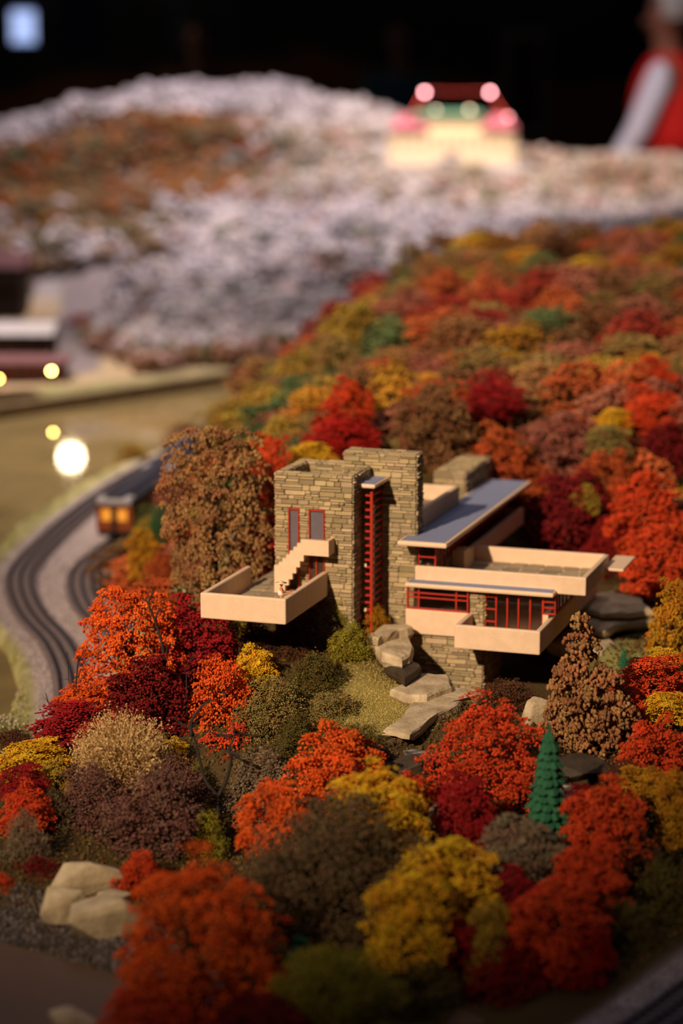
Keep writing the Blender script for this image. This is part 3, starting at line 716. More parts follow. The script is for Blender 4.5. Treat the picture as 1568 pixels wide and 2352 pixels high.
def wisp(name, seed, n=4200):
    g = np.random.default_rng(seed); V = []; Fc = []; K = []
    for i in range(n):
        a = g.uniform(0, 6.28); rr = math.sqrt(g.random())*.75; base = np.array([math.cos(a)*rr*.5, math.sin(a)*rr*.5, g.uniform(-1, .1)])
        tip = np.array([math.cos(a)*rr*1.2+g.normal(0, .12), math.sin(a)*rr*1.2+g.normal(0, .12), base[2]+g.uniform(.35, .9)*(1.25-rr)])
        tip[2] = min(tip[2], 1.0-rr*.6)
        mid = (base+tip)/2+g.normal(0, .06, 3); s = unit(np.cross(tip-base, g.normal(size=3)))*g.uniform(.006, .011)
        k = len(V); V += [base-s, base+s, mid+s, mid-s, tip+s*.3, tip-s*.3]; Fc += [(k, k+1, k+2, k+3), (k+3, k+2, k+4, k+5)]
        for q in range(g.integers(2, 5)):
            t = tip+g.normal(0, .06, 3); s2 = unit(g.normal(size=3))*.022; s3 = unit(g.normal(size=3))*.02; k = len(V); V += [t-s2, t-s3, t+s2, t+s3]; Fc.append((k, k+1, k+2, k+3))
    V = np.array(V); v = np.repeat(g.uniform(.75, 1.15, (len(V)//2+1)), 2)[:len(V)]
    me = np_mesh(name, V, np.array(Fc), np.stack([v, v, v], 1)); me.materials.append(M['foliage']); return me
CR = {
 'umbel': [crown('crown', 'round', 10+i, 170, 30, .027, .17) for i in range(3)],
 'flat': [crown('crown', 'flat', 20+i, 160, 32, .027, .18) for i in range(2)],
 'cone': [crown('crown', 'cone', 31, 230, 20, .031, .13)],
 'column': [crown('crown', 'column', 40+i, 180, 28, .027, .17) for i in range(2)],
 'fine': [crown('crown', 'round', 50+i, 300, 24, .024, .17, ico=False, fleck=True, upw=.4) for i in range(2)] + [crown('crown', 'flat', 55, 300, 24, .024, .17, ico=False, fleck=True, upw=.4)],
 'hill': [crown('hill_crown', 'round', 60+i, 60, 16, .055, .26) for i in range(3)] + [crown('hill_crown', 'flat', 66+i, 60, 16, .055, .27) for i in range(2)],
 'wisp': [wisp('crown', 71)],
 'big_umbel': [crown('crown', 'round', 81, 290, 30, .019, .125)],
 'big_column': [crown('crown', 'column', 82, 310, 28, .019, .12)],
 'big_fine': [crown('crown', 'round', 83, 560, 26, .017, .12, ico=False, fleck=True, upw=.4)],
}
# trunk with limbs, unit height 0..1
def trunk_mesh():
    bm = bmesh.new(); tube(bm, [(0, 0, -.05), (.01, 0, .4), (-.02, .01, .75), (0, 0, 1.0)], [.11, .085, .06, .03], 7)
    for k in range(6):
        a = k*1.05+.3; z = .45+.07*k; tube(bm, [(0, 0, z), (math.cos(a)*.28, math.sin(a)*.28, z+.22), (math.cos(a)*.45, math.sin(a)*.45, z+.5)], [.045, .03, .012], 5)
    me = bpy.data.meshes.new('trunk'); bm.to_mesh(me); bm.free(); me.materials.append(M['bark_brown']); return me
TRUNK = trunk_mesh()
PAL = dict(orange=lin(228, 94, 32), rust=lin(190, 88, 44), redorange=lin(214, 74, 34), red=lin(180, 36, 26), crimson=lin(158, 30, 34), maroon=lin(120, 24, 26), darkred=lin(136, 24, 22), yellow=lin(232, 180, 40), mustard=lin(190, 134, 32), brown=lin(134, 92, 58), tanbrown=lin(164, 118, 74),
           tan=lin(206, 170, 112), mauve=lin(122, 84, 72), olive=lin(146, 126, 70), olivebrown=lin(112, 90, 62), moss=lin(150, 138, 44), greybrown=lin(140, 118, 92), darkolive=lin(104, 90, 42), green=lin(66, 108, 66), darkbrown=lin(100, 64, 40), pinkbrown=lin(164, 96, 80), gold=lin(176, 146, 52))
TR = random.Random(11)
def tree(cx, cy, wpx, hpx, Y, kind, colr, label, cat='tree', group=None, name='model_tree', deep=0.9):
    c = atY(cx, cy, Y); pm = Y/FPX*1.02; rw = wpx*pm/2*1.10; rh = hpx*pm/2/math.cos(PITCH+.05)*1.08
    zb = min(gz(c[0], c[1]), c[2]-rh*.55); hh = c[2]-zb
    root = empty(name, (c[0], c[1], zb))
    tag(root, label, cat, group)
    t = link('trunk', TRUNK, None, root); t.scale = (rw*.75, rw*.75, hh+rh*.35); t.rotation_euler = (0, 0, TR.uniform(0, 6))
    if max(wpx, hpx) > 235 and 'big_'+kind in CR: kind = 'big_'+kind
    k = link('foliage', TR.choice(CR[kind]), None, root, (0, 0, hh)); k.rotation_euler = (0, 0, TR.uniform(0, 6.28)); 
    k.scale = (rw*TR.uniform(.95, 1.06), rw*TR.uniform(.9, 1.1), rh); k.rotation_euler[0] = TR.uniform(-.12, .12); k.rotation_euler[1] = TR.uniform(-.12, .12)
    col = PAL[colr] if isinstance(colr, str) else colr
    k.color = (*col, 1)
    return root
SH = ('shrub', None, 'model_shrub')
FG = [
 # thicket beside the railway bend
 (290, 1500, 215, 270, 2.43, 'column', 'orange', 'tall bright orange tree between the railway bend and dark red trees'),
 (352, 1375, 130, 80, 2.58, 'flat', 'rust', 'rust orange tree behind the bare forked sapling at thicket top'),
 (205, 1615, 170, 100, 2.40, 'flat', 'orange', 'low orange tree at the foot of the tall orange tree beside the ballast'),
 (440, 1470, 170, 180, 2.46, 'umbel', 'crimson', 'crimson tree just below the outer corner of the tower terrace'),
 (348, 1605, 190, 190, 2.36, 'umbel', 'maroon', 'dark red tree in front of the tall orange tree'),
 (505, 1620, 150, 190, 2.34, 'column', 'orange', 'bright orange tree behind the bare forked tree'),
 (520, 1770, 170, 190, 2.27, 'umbel', 'redorange', 'red orange tree rising behind the bare trunk fork'),
 (185, 1670, 210, 95, 2.30, 'flat', 'crimson', 'low spreading crimson tree beside the tan wispy bush'),
 (278, 1752, 230, 250, 2.20, 'wisp', 'tan', 'tan wispy grass-like bush among the autumn trees', *SH),
 (215, 1860, 170, 190, 2.14, 'fine', 'mauve', 'mauve brown feathery bush below the tan wispy bush', *SH),
 (345, 1895, 232, 230, 2.08, 'fine', 'mauve', 'large mauve brown feathery bush above the pale boulders', *SH),
 (410, 1815, 120, 150, 2.16, 'fine', 'mauve', 'mauve bush between the tan wispy bush and the bare tree', *SH),
 (75, 1742, 165, 85, 2.22, 'flat', 'yellow', 'flat-topped yellow tree beside the earthen ridge'),
 (120, 1795, 90, 100, 2.18, 'umbel', 'gold', 'dull gold tree under the flat-topped yellow tree'),
 (50, 1795, 120, 70, 2.15, 'flat', 'crimson', 'small crimson tree under the flat-topped yellow tree'),
 (55, 1860, 130, 120, 2.10, 'umbel', 'redorange', 'red orange tree under the small crimson tree'),
 (55, 1945, 95, 150, 2.03, 'fine', 'greybrown', 'grey brown feathery bush beside the pale boulders', *SH),
 (125, 1880, 90, 120, 2.12, 'fine', 'olivebrown', 'dusky brown bush between red orange tree and mauve bush', *SH),
 (12, 2050, 60, 80, 1.97, 'umbel', 'redorange', 'small red orange shrub above the dark shingle', *SH),
 (90, 2020, 120, 90, 2.0, 'fine', 'maroon', 'small dark red shrub behind the pale boulders', *SH),
 (452, 1800, 66, 90, 2.22, 'fine', 'moss', 'moss green shrub beside the bare forked tree', *SH),
 (395, 1728, 75, 60, 2.25, 'umbel', 'yellow', 'small yellow shrub beside the tan wispy bush', *SH),
 (470, 1930, 90, 120, 2.08, 'fine', 'moss', 'dark moss shrub at the foot of the bare forked tree', *SH),
 (320, 2010, 110, 110, 1.98, 'umbel', 'redorange', 'dark orange shrub behind the big foreground orange tree', *SH),
 (30, 1705, 110, 45, 2.36, 'fine', 'darkbrown', 'ragged dark brown shrub on the ridge behind the flat-topped yellow tree', *SH),
 (135, 1700, 100, 45, 2.34, 'fine', 'olivebrown', 'ragged olive brown shrub beside the low crimson tree', *SH),
 # slope below the tower terrace
 (592, 1545, 100, 120, 2.39, 'umbel', 'yellow', 'bright yellow tree on the slope below the tower terrace'),
 (630, 1640, 150, 150, 2.30, 'fine', 'olive', 'olive tan shrub below the bright yellow tree', *SH),
 (600, 1815, 140, 180, 2.17, 'fine', 'greybrown', 'tan seed-head shrub between the bare tree and an orange tree', *SH),
 (545, 1450, 80, 90, 2.5, 'fine', 'gold', 'dull yellow shrub under the tower terrace', *SH),
 (600, 1480, 120, 90, 2.47, 'fine', 'darkbrown', 'dark rust shrub under the tower terrace', *SH),
 (690, 1475, 110, 100, 2.46, 'fine', 'darkbrown', 'brown shrub under the tower terrace beside grey green shrub', *SH),
 (735, 1455, 90, 90, 2.47, 'fine', 'olivebrown', 'grey green shrub at the foot of the stone tower', *SH),
 (775, 1410, 70, 80, 2.5, 'fine', 'moss', 'mossy yellow green shrub against the stone tower', *SH),
 (800, 1490, 100, 110, 2.44, 'fine', 'moss', 'mossy shrub on the slope beside the stepping slabs', *SH),
 (720, 1560, 120, 110, 2.37, 'fine', 'darkolive', 'dark olive shrub above the small lawn', *SH),
 (760, 1640, 130, 90, 2.30, 'fine', 'olive', 'olive shrub at the edge of the small lawn', *SH),
 (690, 1700, 130, 110, 2.24, 'fine', 'darkolive', 'dark olive shrub below the small lawn', *SH),
 (820, 1715, 120, 90, 2.2, 'fine', 'darkolive', 'dark mossy shrub beside the pebbled bank', *SH),
 (860, 1420, 60, 60, 2.52, 'fine', 'mustard', 'rusty yellow shrub below the red corner window', *SH),
 # centre foreground
 (775, 1765, 205, 190, 2.12, 'umbel', 'orange', 'rounded orange tree behind the bright yellow tree near the stream'),
 (625, 1880, 165, 150, 2.02, 'flat', 'orange', 'orange tree beside the large olive brown tree'),
 (855, 1855, 240, 190, 1.97, 'umbel', 'yellow', 'broad yellow tree in front of a rounded orange tree'),
 (945, 1840, 105, 130, 2.07, 'umbel', 'redorange', 'small orange tree peeping out behind the broad yellow tree'),
 (745, 2030, 390, 350, 1.88, 'fine', 'olivebrown', 'large feathery olive brown tree behind the big orange tree'),
 (450, 2140, 390, 340, 1.72, 'umbel', 'orange', 'big bright orange tree nearest the shallow stream'),
 (350, 2330, 290, 140, 1.66, 'umbel', 'redorange', 'low orange shrub below the big bright orange tree', *SH),
 (570, 2345, 250, 110, 1.65, 'umbel', 'maroon', 'low dark red shrub beside the moss green bush', *SH),
 (770, 2270, 250, 190, 1.68, 'fine', 'moss', 'round moss green bush in front of the olive brown tree', *SH),
 (600, 2230, 130, 150, 1.76, 'fine', 'tanbrown', 'tan shrub between the big orange tree and moss green bush', *SH),
 (1020, 2015, 215, 170, 1.86, 'umbel', 'yellow', 'yellow tree with a spreading top behind a yellow column tree'),
 (930, 2130, 195, 220, 1.78, 'column', 'yellow', 'yellow column tree beside the moss green bush'),
 (1118, 2170, 95, 190, 1.80, 'column', 'gold', 'slender dull yellow tree among red shrubs'),
 (1170, 2080, 150, 160, 1.86, 'umbel', 'crimson', 'crimson tree below the tan seed-head bush'),
 (1060, 2165, 100, 110, 1.80, 'umbel', 'crimson', 'small crimson shrub between two yellow trees', *SH),
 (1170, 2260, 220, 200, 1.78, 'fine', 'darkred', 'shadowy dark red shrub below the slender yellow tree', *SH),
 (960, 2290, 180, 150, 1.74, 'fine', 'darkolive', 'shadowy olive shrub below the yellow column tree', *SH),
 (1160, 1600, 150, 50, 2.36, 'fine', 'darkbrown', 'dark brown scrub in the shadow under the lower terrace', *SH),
 # around the stream
 (1112, 1735, 238, 250, 2.12, 'umbel', 'redorange', 'large red and orange tree in front of the lower terrace'),
 (1072, 1890, 150, 210, 2.0, 'column', 'crimson', 'dark crimson tree below the large red and orange tree'),
 (1348, 1605, 225, 350, 2.22, 'cone', 'tanbrown', 'tall pointed brown seed-head tree beside the lower terrace'),
 (1200, 1945, 195, 135, 1.93, 'umbel', 'greybrown', 'tan seed-head bush at the foot of the green conifer', *SH),
 (1395, 1895, 185, 190, 1.97, 'umbel', 'redorange', 'bright orange tree beside the green conifer'),
 (1338, 1840, 80, 80, 2.03, 'umbel', 'darkred', 'small dark red shrub between the conifer and an orange tree', *SH),
 (1350, 2030, 185, 170, 1.87, 'flat', 'redorange', 'open-branched orange tree below the bright orange tree'),
 (1290, 2120, 230, 190, 1.80, 'umbel', 'redorange', 'red orange tree beside the crimson tree near the dark bank'),
 (1345, 2215, 130, 160, 1.77, 'column', 'red', 'dark red tree at the edge of the dark bank'),
 (1460, 1985, 120, 180, 1.95, 'fine', 'darkbrown', 'dark brown shrub on the bank beside the orange trees', *SH),
 (1530, 2080, 150, 200, 1.9, 'fine', 'darkolive', 'dark olive bush on the bank above the near track', *SH),
 (1440, 2150, 130, 140, 1.84, 'fine', 'darkolive', 'dark olive shrub on the bank beside the dark red tree', *SH),
 # beside the rock shelves
 (1490, 1565, 170, 110, 2.32, 'flat', 'redorange', 'layered red orange tree between the brown tree and mustard tree'),
 (1535, 1522, 110, 55, 2.38, 'flat', 'yellow', 'flat yellow tree under the mustard tree'),
 (1530, 1625, 105, 70, 2.24, 'flat', 'yellow', 'flat yellow tree between two red orange trees'),
 (1505, 1725, 150, 160, 2.15, 'umbel', 'redorange', 'red orange tree behind the golden wispy tree'),
 (1440, 1660, 90, 160, 2.24, 'umbel', 'redorange', 'red orange tree touching the brown seed-head tree'),
 (1545, 1435, 110, 190, 2.52, 'column', 'mustard', 'mustard yellow tree beside the rock shelves'),
 (1475, 1800, 115, 80, 2.07, 'flat', 'mustard', 'golden flat-topped tree beside the brown tree'),
 (1545, 1865, 90, 170, 2.0, 'column', 'mustard', 'mustard tree at the edge of the dark bank'),
 (1430, 1800, 110, 100, 2.1, 'fine', 'darkbrown', 'dark brown shrub behind the bright orange tree', *SH),
 # behind and beside the house
 (492, 1178, 238, 352, 2.66, 'column', 'tanbrown', 'large tawny brown seed-head tree standing beside the stone tower'),
 (622, 1110, 100, 200, 2.82, 'column', 'redorange', 'red orange tree between the tawny tree and stone tower'),
 (590, 1280, 130, 170, 2.76, 'umbel', 'red', 'red tree behind the tower terrace'),
 (718, 1048, 110, 60, 2.88, 'umbel', 'yellow', 'yellow tree peeping over the stone tower'),
 (800, 930, 110, 110, 3.02, 'umbel', 'redorange', 'red orange tree on the slope above the stone tower'),
 (785, 1000, 170, 100, 2.98, 'flat', 'red', 'dark red tree just above the stone tower'),
 (1000, 975, 175, 170, 2.98, 'umbel', 'brown', 'rounded brown tree behind the stone chimney'),
 (1130, 912, 140, 85, 3.1, 'umbel', 'crimson', 'crimson tree on the slope above the main roof'),
 (1140, 1050, 140, 140, 2.98, 'umbel', 'rust', 'rust orange tree behind the main roof'),
 (1000, 905, 150, 60, 3.12, 'flat', 'rust', 'flat rust tree behind the rounded brown tree'),
 (1395, 1090, 130, 110, 2.98, 'umbel', 'rust', 'rust orange tree above the maroon trees beside the roof'),
 (1300, 1180, 190, 180, 2.92, 'umbel', 'maroon', 'maroon tree behind the upper terrace'),
 (1225, 1120, 110, 110, 2.98, 'umbel', 'rust', 'rust tree at the far end of the main roof'),
 (1345, 1145, 60, 60, 2.9, 'umbel', 'gold', 'small yellow shrub among maroon trees', *SH),
 (1490, 1180, 170, 180, 2.86, 'umbel', 'redorange', 'red orange tree above the rock shelves'),
 (1510, 1290, 160, 160, 2.76, 'umbel', 'redorange', 'dark red orange tree overhanging the rock shelves'),
 (1410, 1260, 130, 140, 2.86, 'umbel', 'darkred', 'dark red tree between the upper terrace and rock shelves'),
 (1440, 1330, 120, 70, 2.84, 'fine', 'darkbrown', 'dark shrub behind the rock shelves', *SH),
 (1500, 860, 110, 80, 3.2, 'umbel', 'redorange', 'red orange tree high on the dark end of the hillside'),
 (1500, 950, 150, 110, 3.1, 'flat', 'redorange', 'broad red orange tree on the dark end of the hillside'),
 (1530, 1030, 130, 110, 3.05, 'umbel', 'maroon', 'maroon tree on the dark end of the hillside'),
 (1412, 962, 80, 46, 3.08, 'flat', 'yellow', 'small yellow tree on the hillside above the maroon trees'),
 (1390, 1020, 120, 80, 3.03, 'flat', 'olive', 'olive tree below the small yellow tree on the hillside'),
 (1280, 1020, 160, 130, 3.05, 'umbel', 'pinkbrown', 'dusky pink brown tree behind the main roof'),
 (330, 1270, 80, 110, 2.98, 'umbel', 'mustard', 'mustard shrub between the rails and the tawny tree', *SH),
 (370, 1210, 60, 90, 3.1, 'fine', 'green', 'green shrub between the train and the tawny tree', *SH),
 (370, 1310, 80, 80, 2.9, 'fine', 'rust', 'rusty shrub below the tawny tree', *SH),
 (400, 1150, 80, 120, 3.2, 'fine', 'pinkbrown', 'pinkish brown shrub beside the red coach', *SH),
 (340, 1220, 60, 60, 3.25, 'fine', 'gold', 'dull yellow shrub beside the orange coach', *SH),
]
for a in FG:
    x, y, w_, h_, Y, kind, c, lab = a[:8]
    cat, grp, nm = a[8:] if len(a) > 8 else ('tree', None, 'model_tree')
    tree(x, y, w_, h_, Y, kind, c, lab, cat, grp, nm)

# conifers
def conifer(cx, ybase, hpx, wpx, Y, label, tiers=13):
    b = atY(cx, ybase, Y); pm = Y/FPX; hgt = hpx*pm*1.03; rad = wpx*pm/2
    root = empty('model_conifer', (b[0], b[1], b[2]-0.012)); tag(root, label, 'tree')
    bm = bmesh.new(); tube(bm, [(0, 0, 0), (0, 0, hgt)], [rad*.1, rad*.02], 7); obj('trunk', bm, M['bark_brown'], root)
    R_ = random.Random(5)
    for t in range(tiers):
        f = t/(tiers-1); z = .012+hgt*(.06+.92*f); r = rad*(.36+.64*(1-f))*min(1, (1-f)*5+.25); nb_ = max(5, int(11*(1-f*.5))); bm = bmesh.new(); off = R_.uniform(0, 1)
        top = [bm.verts.new((0.12*r*math.cos(2*PI*k/nb_), 0.12*r*math.sin(2*PI*k/nb_), z+hgt*.045)) for k in range(nb_)]
        for k in range(nb_):
            a0 = 2*PI*(k+off)/nb_; wd = PI/nb_*1.05; rr = r*R_.uniform(.85, 1.12)
            pts = []
            for (fr, dz, ws) in ((.1, .045, 1.0), (.6, .02, 1.15), (.85, -.014, 1.0), (1.0, -.036, .45)):
                for s in (-1, 0, 1):
                    aa = a0+s*wd*ws; q = rr*fr*(1 if s == 0 else .94)
                    pts.append((q*math.cos(aa), q*math.sin(aa), z+hgt*(dz+(.008 if s == 0 else -.004))))
            up = [bm.verts.new(p) for p in pts]; dn = [bm.verts.new((p[0], p[1], p[2]-hgt*.012)) for p in pts]
            for i in range(3):
                for s in range(2):
                    i0 = i*3+s; bm.faces.new((up[i0], up[i0+3], up[i0+4], up[i0+1])); bm.faces.new((dn[i0], dn[i0+1], dn[i0+4], dn[i0+3]))
            for q in ((9, 10), (10, 11), (0, 3), (3, 6), (6, 9), (2, 5), (5, 8), (8, 11)): bm.faces.new((up[q[0]], up[q[1]], dn[q[1]], dn[q[0]]))
        bmesh.ops.recalc_face_normals(bm, faces=bm.faces)
        obj('branch_tier', bm, M['pine'], root)
    return root
conifer(1256, 1912, 258, 118, 2.03, 'green conifer with drooping tiers beside the stream')
conifer(1431, 1530, 44, 30, 2.5, 'tiny green conifer on the grass below the rock shelves', 8)
conifer(690, 2240, 110, 90, 1.78, 'small shadowed conifer beside the big bright orange tree', 8)

# bare trees: paths in photograph pixels at the tree's distance
def bare(paths, Y, label, r0=3.2, cat='tree'):
    base = atY(*paths[0][0], Y); zb = min(gz(base[0], base[1]), base[2])
    root = empty('bare_tree' if cat == 'tree' else 'bare_twig', (base[0], base[1], zb)); tag(root, label, cat)
    R_ = random.Random(int(Y*1000))
    for k, p in enumerate(paths):
        q = smooth_path([np.array((*atY(x, y, Y),)) for x, y in p], len(p)*3)
        dep = R_.uniform(-.015, .015)*np.linspace(0, 1, len(q)) if k else np.zeros(len(q)); q[:, 1] += dep
        if k == 0: q = np.vstack([[base[0], base[1], zb-.004], q])
        rad = np.linspace(r0 if k == 0 else r0*.62, r0*.5 if k == 0 else r0*.16, len(q))*Y/FPX
        bm = bmesh.new(); tube(bm, [Vector(v)-Vector((base[0], base[1], zb)) for v in q], list(rad), 6)
        obj('trunk' if k == 0 else 'branch', bm, M['bark'], root, smooth=True)
bare([[(500, 1960), (503, 1880), (500, 1830)], [(500, 1830), (470, 1790), (455, 1730), (440, 1680), (418, 1665), (395, 1648)], [(440, 1690), (440, 1655), (465, 1620), (492, 1604)], [(442, 1668), (455, 1655), (470, 1647)],
      [(500, 1830), (520, 1790), (530, 1745), (527, 1715), (538, 1690), (535, 1648)], [(530, 1728), (515, 1727)], [(538, 1680), (560, 1690), (605, 1698)], [(533, 1690), (505, 1686), (480, 1676)], [(528, 1725), (546, 1729), (549, 1733)]], 2.14, 'bare dark forked tree standing before a red orange tree', 9)
bare([[(378, 1530), (372, 1480), (357, 1430), (345, 1400)], [(345, 1400), (342, 1380), (352, 1360), (358, 1350)], [(344, 1388), (325, 1376)], [(380, 1525), (384, 1490), (380, 1462)], [(355, 1425), (366, 1400), (378, 1415)]], 2.36, 'bare dark forked sapling before the tall orange tree', 4.5)
bare([[(174, 1580), (178, 1530), (181, 1515)], [(181, 1515), (195, 1495), (210, 1475)], [(181, 1518), (172, 1500)]], 2.4, 'bare twig beside the railway bend at the tall orange tree', 2.6, 'twig')
bare([[(160, 1580), (157, 1550), (155, 1497)], [(157, 1560), (148, 1558)]], 2.42, 'thin pale twig beside the railway bend', 1.4, 'twig')
bare([[(122, 1640), (110, 1610), (105, 1592)], [(112, 1615), (99, 1597)]], 2.36, 'small bare twig above the low crimson tree', 1.8, 'twig')
bare([[(428, 1550), (425, 1535), (440, 1510), (445, 1502)], [(427, 1540), (418, 1520)], [(425, 1548), (450, 1535), (468, 1527)], [(435, 1520), (455, 1505), (472, 1500)]], 2.34, 'grey bare twig leaning over the dark red tree', 1.8, 'twig')

# trees of the hillside behind the house
hill_cols = [('rust', 'rust orange'), ('brown', 'brown'), ('pinkbrown', 'dusky pink'), ('gold', 'yellow green'), ('green', 'blue green'), ('crimson', 'crimson'), ('olive', 'olive'), ('mustard', 'mustard'), ('darkbrown', 'dark brown'), ('tanbrown', 'tawny'), ('orange', 'bright orange'), ('yellow', 'bright yellow')]
hill_w = [.13, .14, .17, .15, .11, .06, .09, .06, .03, .08, .02, .02]
placed = []; HT = []
HR = random.Random(21)
fgpts = np.array([atY(a[0], a[1], a[4])[:2] for a in FG])
def ok_hill(x, y):
    if abs(x) > .165*y+.05: return False
    q = np.array([x-HO[0], y-HO[1]]); uu = q@_uv[:2]*1000; vv = q@_vv[:2]*1000
    if -80 < uu < 330 and vv < 660: return False
    if uu <= -80 and vv < 330: return False
    if uu >= 330 and vv < 420: return False
    X, Y = np.array([x]), np.array([y])
    if dist_poly(X, Y, INNER[::6])[0] < .075 or dist_poly(X, Y, OUTER[::6])[0] < .075: return False
    if in_poly(X, Y, RIVER)[0]: return False
    return True
tries = 0
while len(placed) < 285 and tries < 30000:
    tries += 1
    y = HR.uniform(2.9, 4.75); x = HR.uniform(-.45, .85)
    mind = .052+.010*(y-2.9)
    if y > 4.6 and x > .0: continue
    if any((x-a)**2+(y-b)**2 < mind*mind for a, b in placed): continue
    if np.min((fgpts[:, 0]-x)**2+(fgpts[:, 1]-y)**2) < .045**2: continue
    if not ok_hill(x, y): continue
    placed.append((x, y))
    left = np.clip((0.25-x)/.5, 0, 1)
    ws = [w_*(1+1.8*left if n in ('gold', 'mustard', 'green', 'olive', 'tanbrown') else 1) for w_, (n, _) in zip(hill_w, hill_cols)]
    key, word = HR.choices(hill_cols, ws)[0]
    r = HR.uniform(.042, .064); h = r*HR.uniform(.55, .85); z = gz(x, y)
    o = link('hillside_tree', HR.choice(CR['hill']), None); o.location = (x, y, z+h*.75); o.scale = (r, r*HR.uniform(.85, 1.1), h); o.rotation_euler = (0, 0, HR.uniform(0, 6.28))
    c = (np.array(PAL[key])*.82+np.array(PAL['tanbrown'])*.18)*HR.uniform(.8, 1.25); o.color = (*c, 1)
    HT.append((x, y, word, o))
HP = np.array([(a, b) for a, b, _, _ in HT])
for i, (x, y, word, o) in enumerate(HT):
    zone = 'near the hill crest' if y > 4.2 else 'on the riverside hill flank' if x < .02 and y > 3.3 else 'low behind the house' if y < 3.3 else 'halfway up the hill'
    dd_ = np.hypot(HP[:, 0]-x, HP[:, 1]-y); near = []
    for j in np.argsort(dd_)[1:9]:
        if HT[j][2] != word and HT[j][2] not in near: near.append(HT[j][2])
        if len(near) == 2: break
    near.sort()
    lab = f'{word} tree {zone}, beside {near[0]} and {near[1]} trees'
    tag(o, lab, 'tree', f'{word} trees {zone}')
print('hill trees', len(placed))

# ground cover nobody could count: foam flecks and twigs on the wooded ground
def ground_cover(name, n, region, cols, size, label, cat, ico=False):
    xs, ys = region(n); z = ground_z(xs, ys); k = rng.integers(0, len(cols), len(xs))
    C = np.stack([xs, ys, z+size*.3], 1); K = np.array(cols)[k]*rng.uniform(.7, 1.2, (len(xs), 1))
    R = size*rng.uniform(.4, 1.3, (len(xs), 1))*rng.uniform(.7, 1.3, (len(xs), 3))
    V, Fc, cc = ball_arrays(C, R, K, ico); o = link(name, np_mesh(name, V, Fc, cc, False), M['cover'])
    stuff(o); tag(o, label, cat); return o
M['cover'] = attr_mat('ground_foam', 'tint', 0.95, spec=0.1)
def house_uv(xs, ys):
    q = np.stack([xs-HO[0], ys-HO[1]], 1); return q@_uv[:2]*1000, q@_vv[:2]*1000
def reg_wood(n):
    ys = rng.uniform(1.75, 3.05, n*2); xs = rng.uniform(-.2, .2, n*2)*ys
    uu, vv = house_uv(xs, ys); g = np.array(atY(870, 1620, 2.33))
    keep = ~((uu > -70) & (uu < 262) & (vv > 140) & (vv < 640)) & (np.minimum(dist_poly(xs, ys, OUTER[::5]), dist_poly(xs, ys, INNER[::5])) > .1) & ~in_poly(xs, ys, STREAM) & (dist_poly(xs, ys, STREAM, True) > .06) & (dist_poly(xs, ys, NEAR[::5]) > .07) & ~in_poly(xs, ys, RIVER) & (np.hypot((xs-g[0])/.07, (ys-g[1])/.1) > 1)
    return xs[keep][:n], ys[keep][:n]
ground_cover('leaf_litter', 25000, reg_wood, [lin(92, 72, 38), lin(106, 84, 42), lin(98, 62, 36), lin(74, 64, 34), lin(112, 94, 50), lin(84, 58, 36)], .0024, 'olive and brown leaf litter foam covering the wooded slopes', 'leaf litter')
def reg_lawn(n):
    g = np.array(atY(860, 1615, 2.33)); a = rng.random(n)*6.28; r = np.sqrt(rng.random(n))
    return g[0]+np.cos(a)*r*.085, g[1]+np.sin(a)*r*.11
ground_cover('lawn_flock', 9000, reg_lawn, [lin(172, 154, 84), lin(150, 138, 70), lin(186, 168, 104)], .0009, 'pale yellow green flock lawn beside the stepping slabs', 'grass')
def reg_verge(n):
    ys = rng.uniform(2.4, 4.6, n*4); xs = rng.uniform(-.2, -.02, n*4)*ys
    dt = np.minimum(dist_poly(xs, ys, OUTER[::5]), dist_poly(xs, ys, INNER[::5])); keep = (dt > .055) & (dt < .16) & ~in_poly(xs, ys, RIVER) & (rng.random(n*4) < np.clip((dt-.05)/.04, 0, 1))
    mid = in_poly(xs, ys, [tuple(p[:2]) for p in OUTER[::10]] + [tuple(p[:2]) for p in INNER[::-10]])
    keep &= ~mid; return xs[keep][:n], ys[keep][:n]
ground_cover('verge_grass', 9000, reg_verge, [lin(178, 170, 104), lin(150, 150, 90), lin(196, 184, 140), lin(170, 150, 150)], .0022, 'patchy pale grass along the river side of the rails', 'grass')
def reg_ballast(P, half):
    def f(n):
        i = rng.integers(0, len(P)-1, n); t = rng.random(n)[:, None]; p = P[i]*(1-t)+P[i+1]*t; d = unit(P[i+1]-P[i]); s = rng.uniform(-half, half, n)
        return p[:, 0]-d[:, 1]*s, p[:, 1]+d[:, 0]*s
    return f
bal = [lin(186, 168, 166), lin(160, 146, 146), lin(206, 192, 188)]
ground_cover('ballast', 5000, reg_ballast(NEAR, .05), bal, .0019, 'grey pink ballast gravel along the near track', 'gravel')
ground_cover('ballast', 3500, reg_ballast(OUTER, .045), bal, .0018, 'grey pink ballast gravel along the outer rails by the river', 'gravel')
ground_cover('ballast', 3500, reg_ballast(INNER, .045), bal, .0018, 'grey pink ballast gravel along the inner rails with the train', 'gravel')
def reg_shingle(n):
    i = rng.random(n); p = np.array([atZ(-60, 2150, WATER_Z+.004), atZ(130, 2180, WATER_Z+.004), atZ(270, 2220, WATER_Z+.004), atZ(330, 2290, WATER_Z+.004)])
    k = np.minimum((i*3).astype(int), 2); t = (i*3-k)[:, None]; q = p[k]*(1-t)+p[k+1]*t; s = rng.uniform(-.012, .085, n)
    return q[:, 0]+s*.35, q[:, 1]+s
ground_cover('shingle', 6000, reg_shingle, [lin(92, 84, 78), lin(70, 62, 56), lin(120, 110, 104), lin(84, 64, 48)], .0026, 'dark grey shingle between the pale boulders and shallow stream', 'gravel')
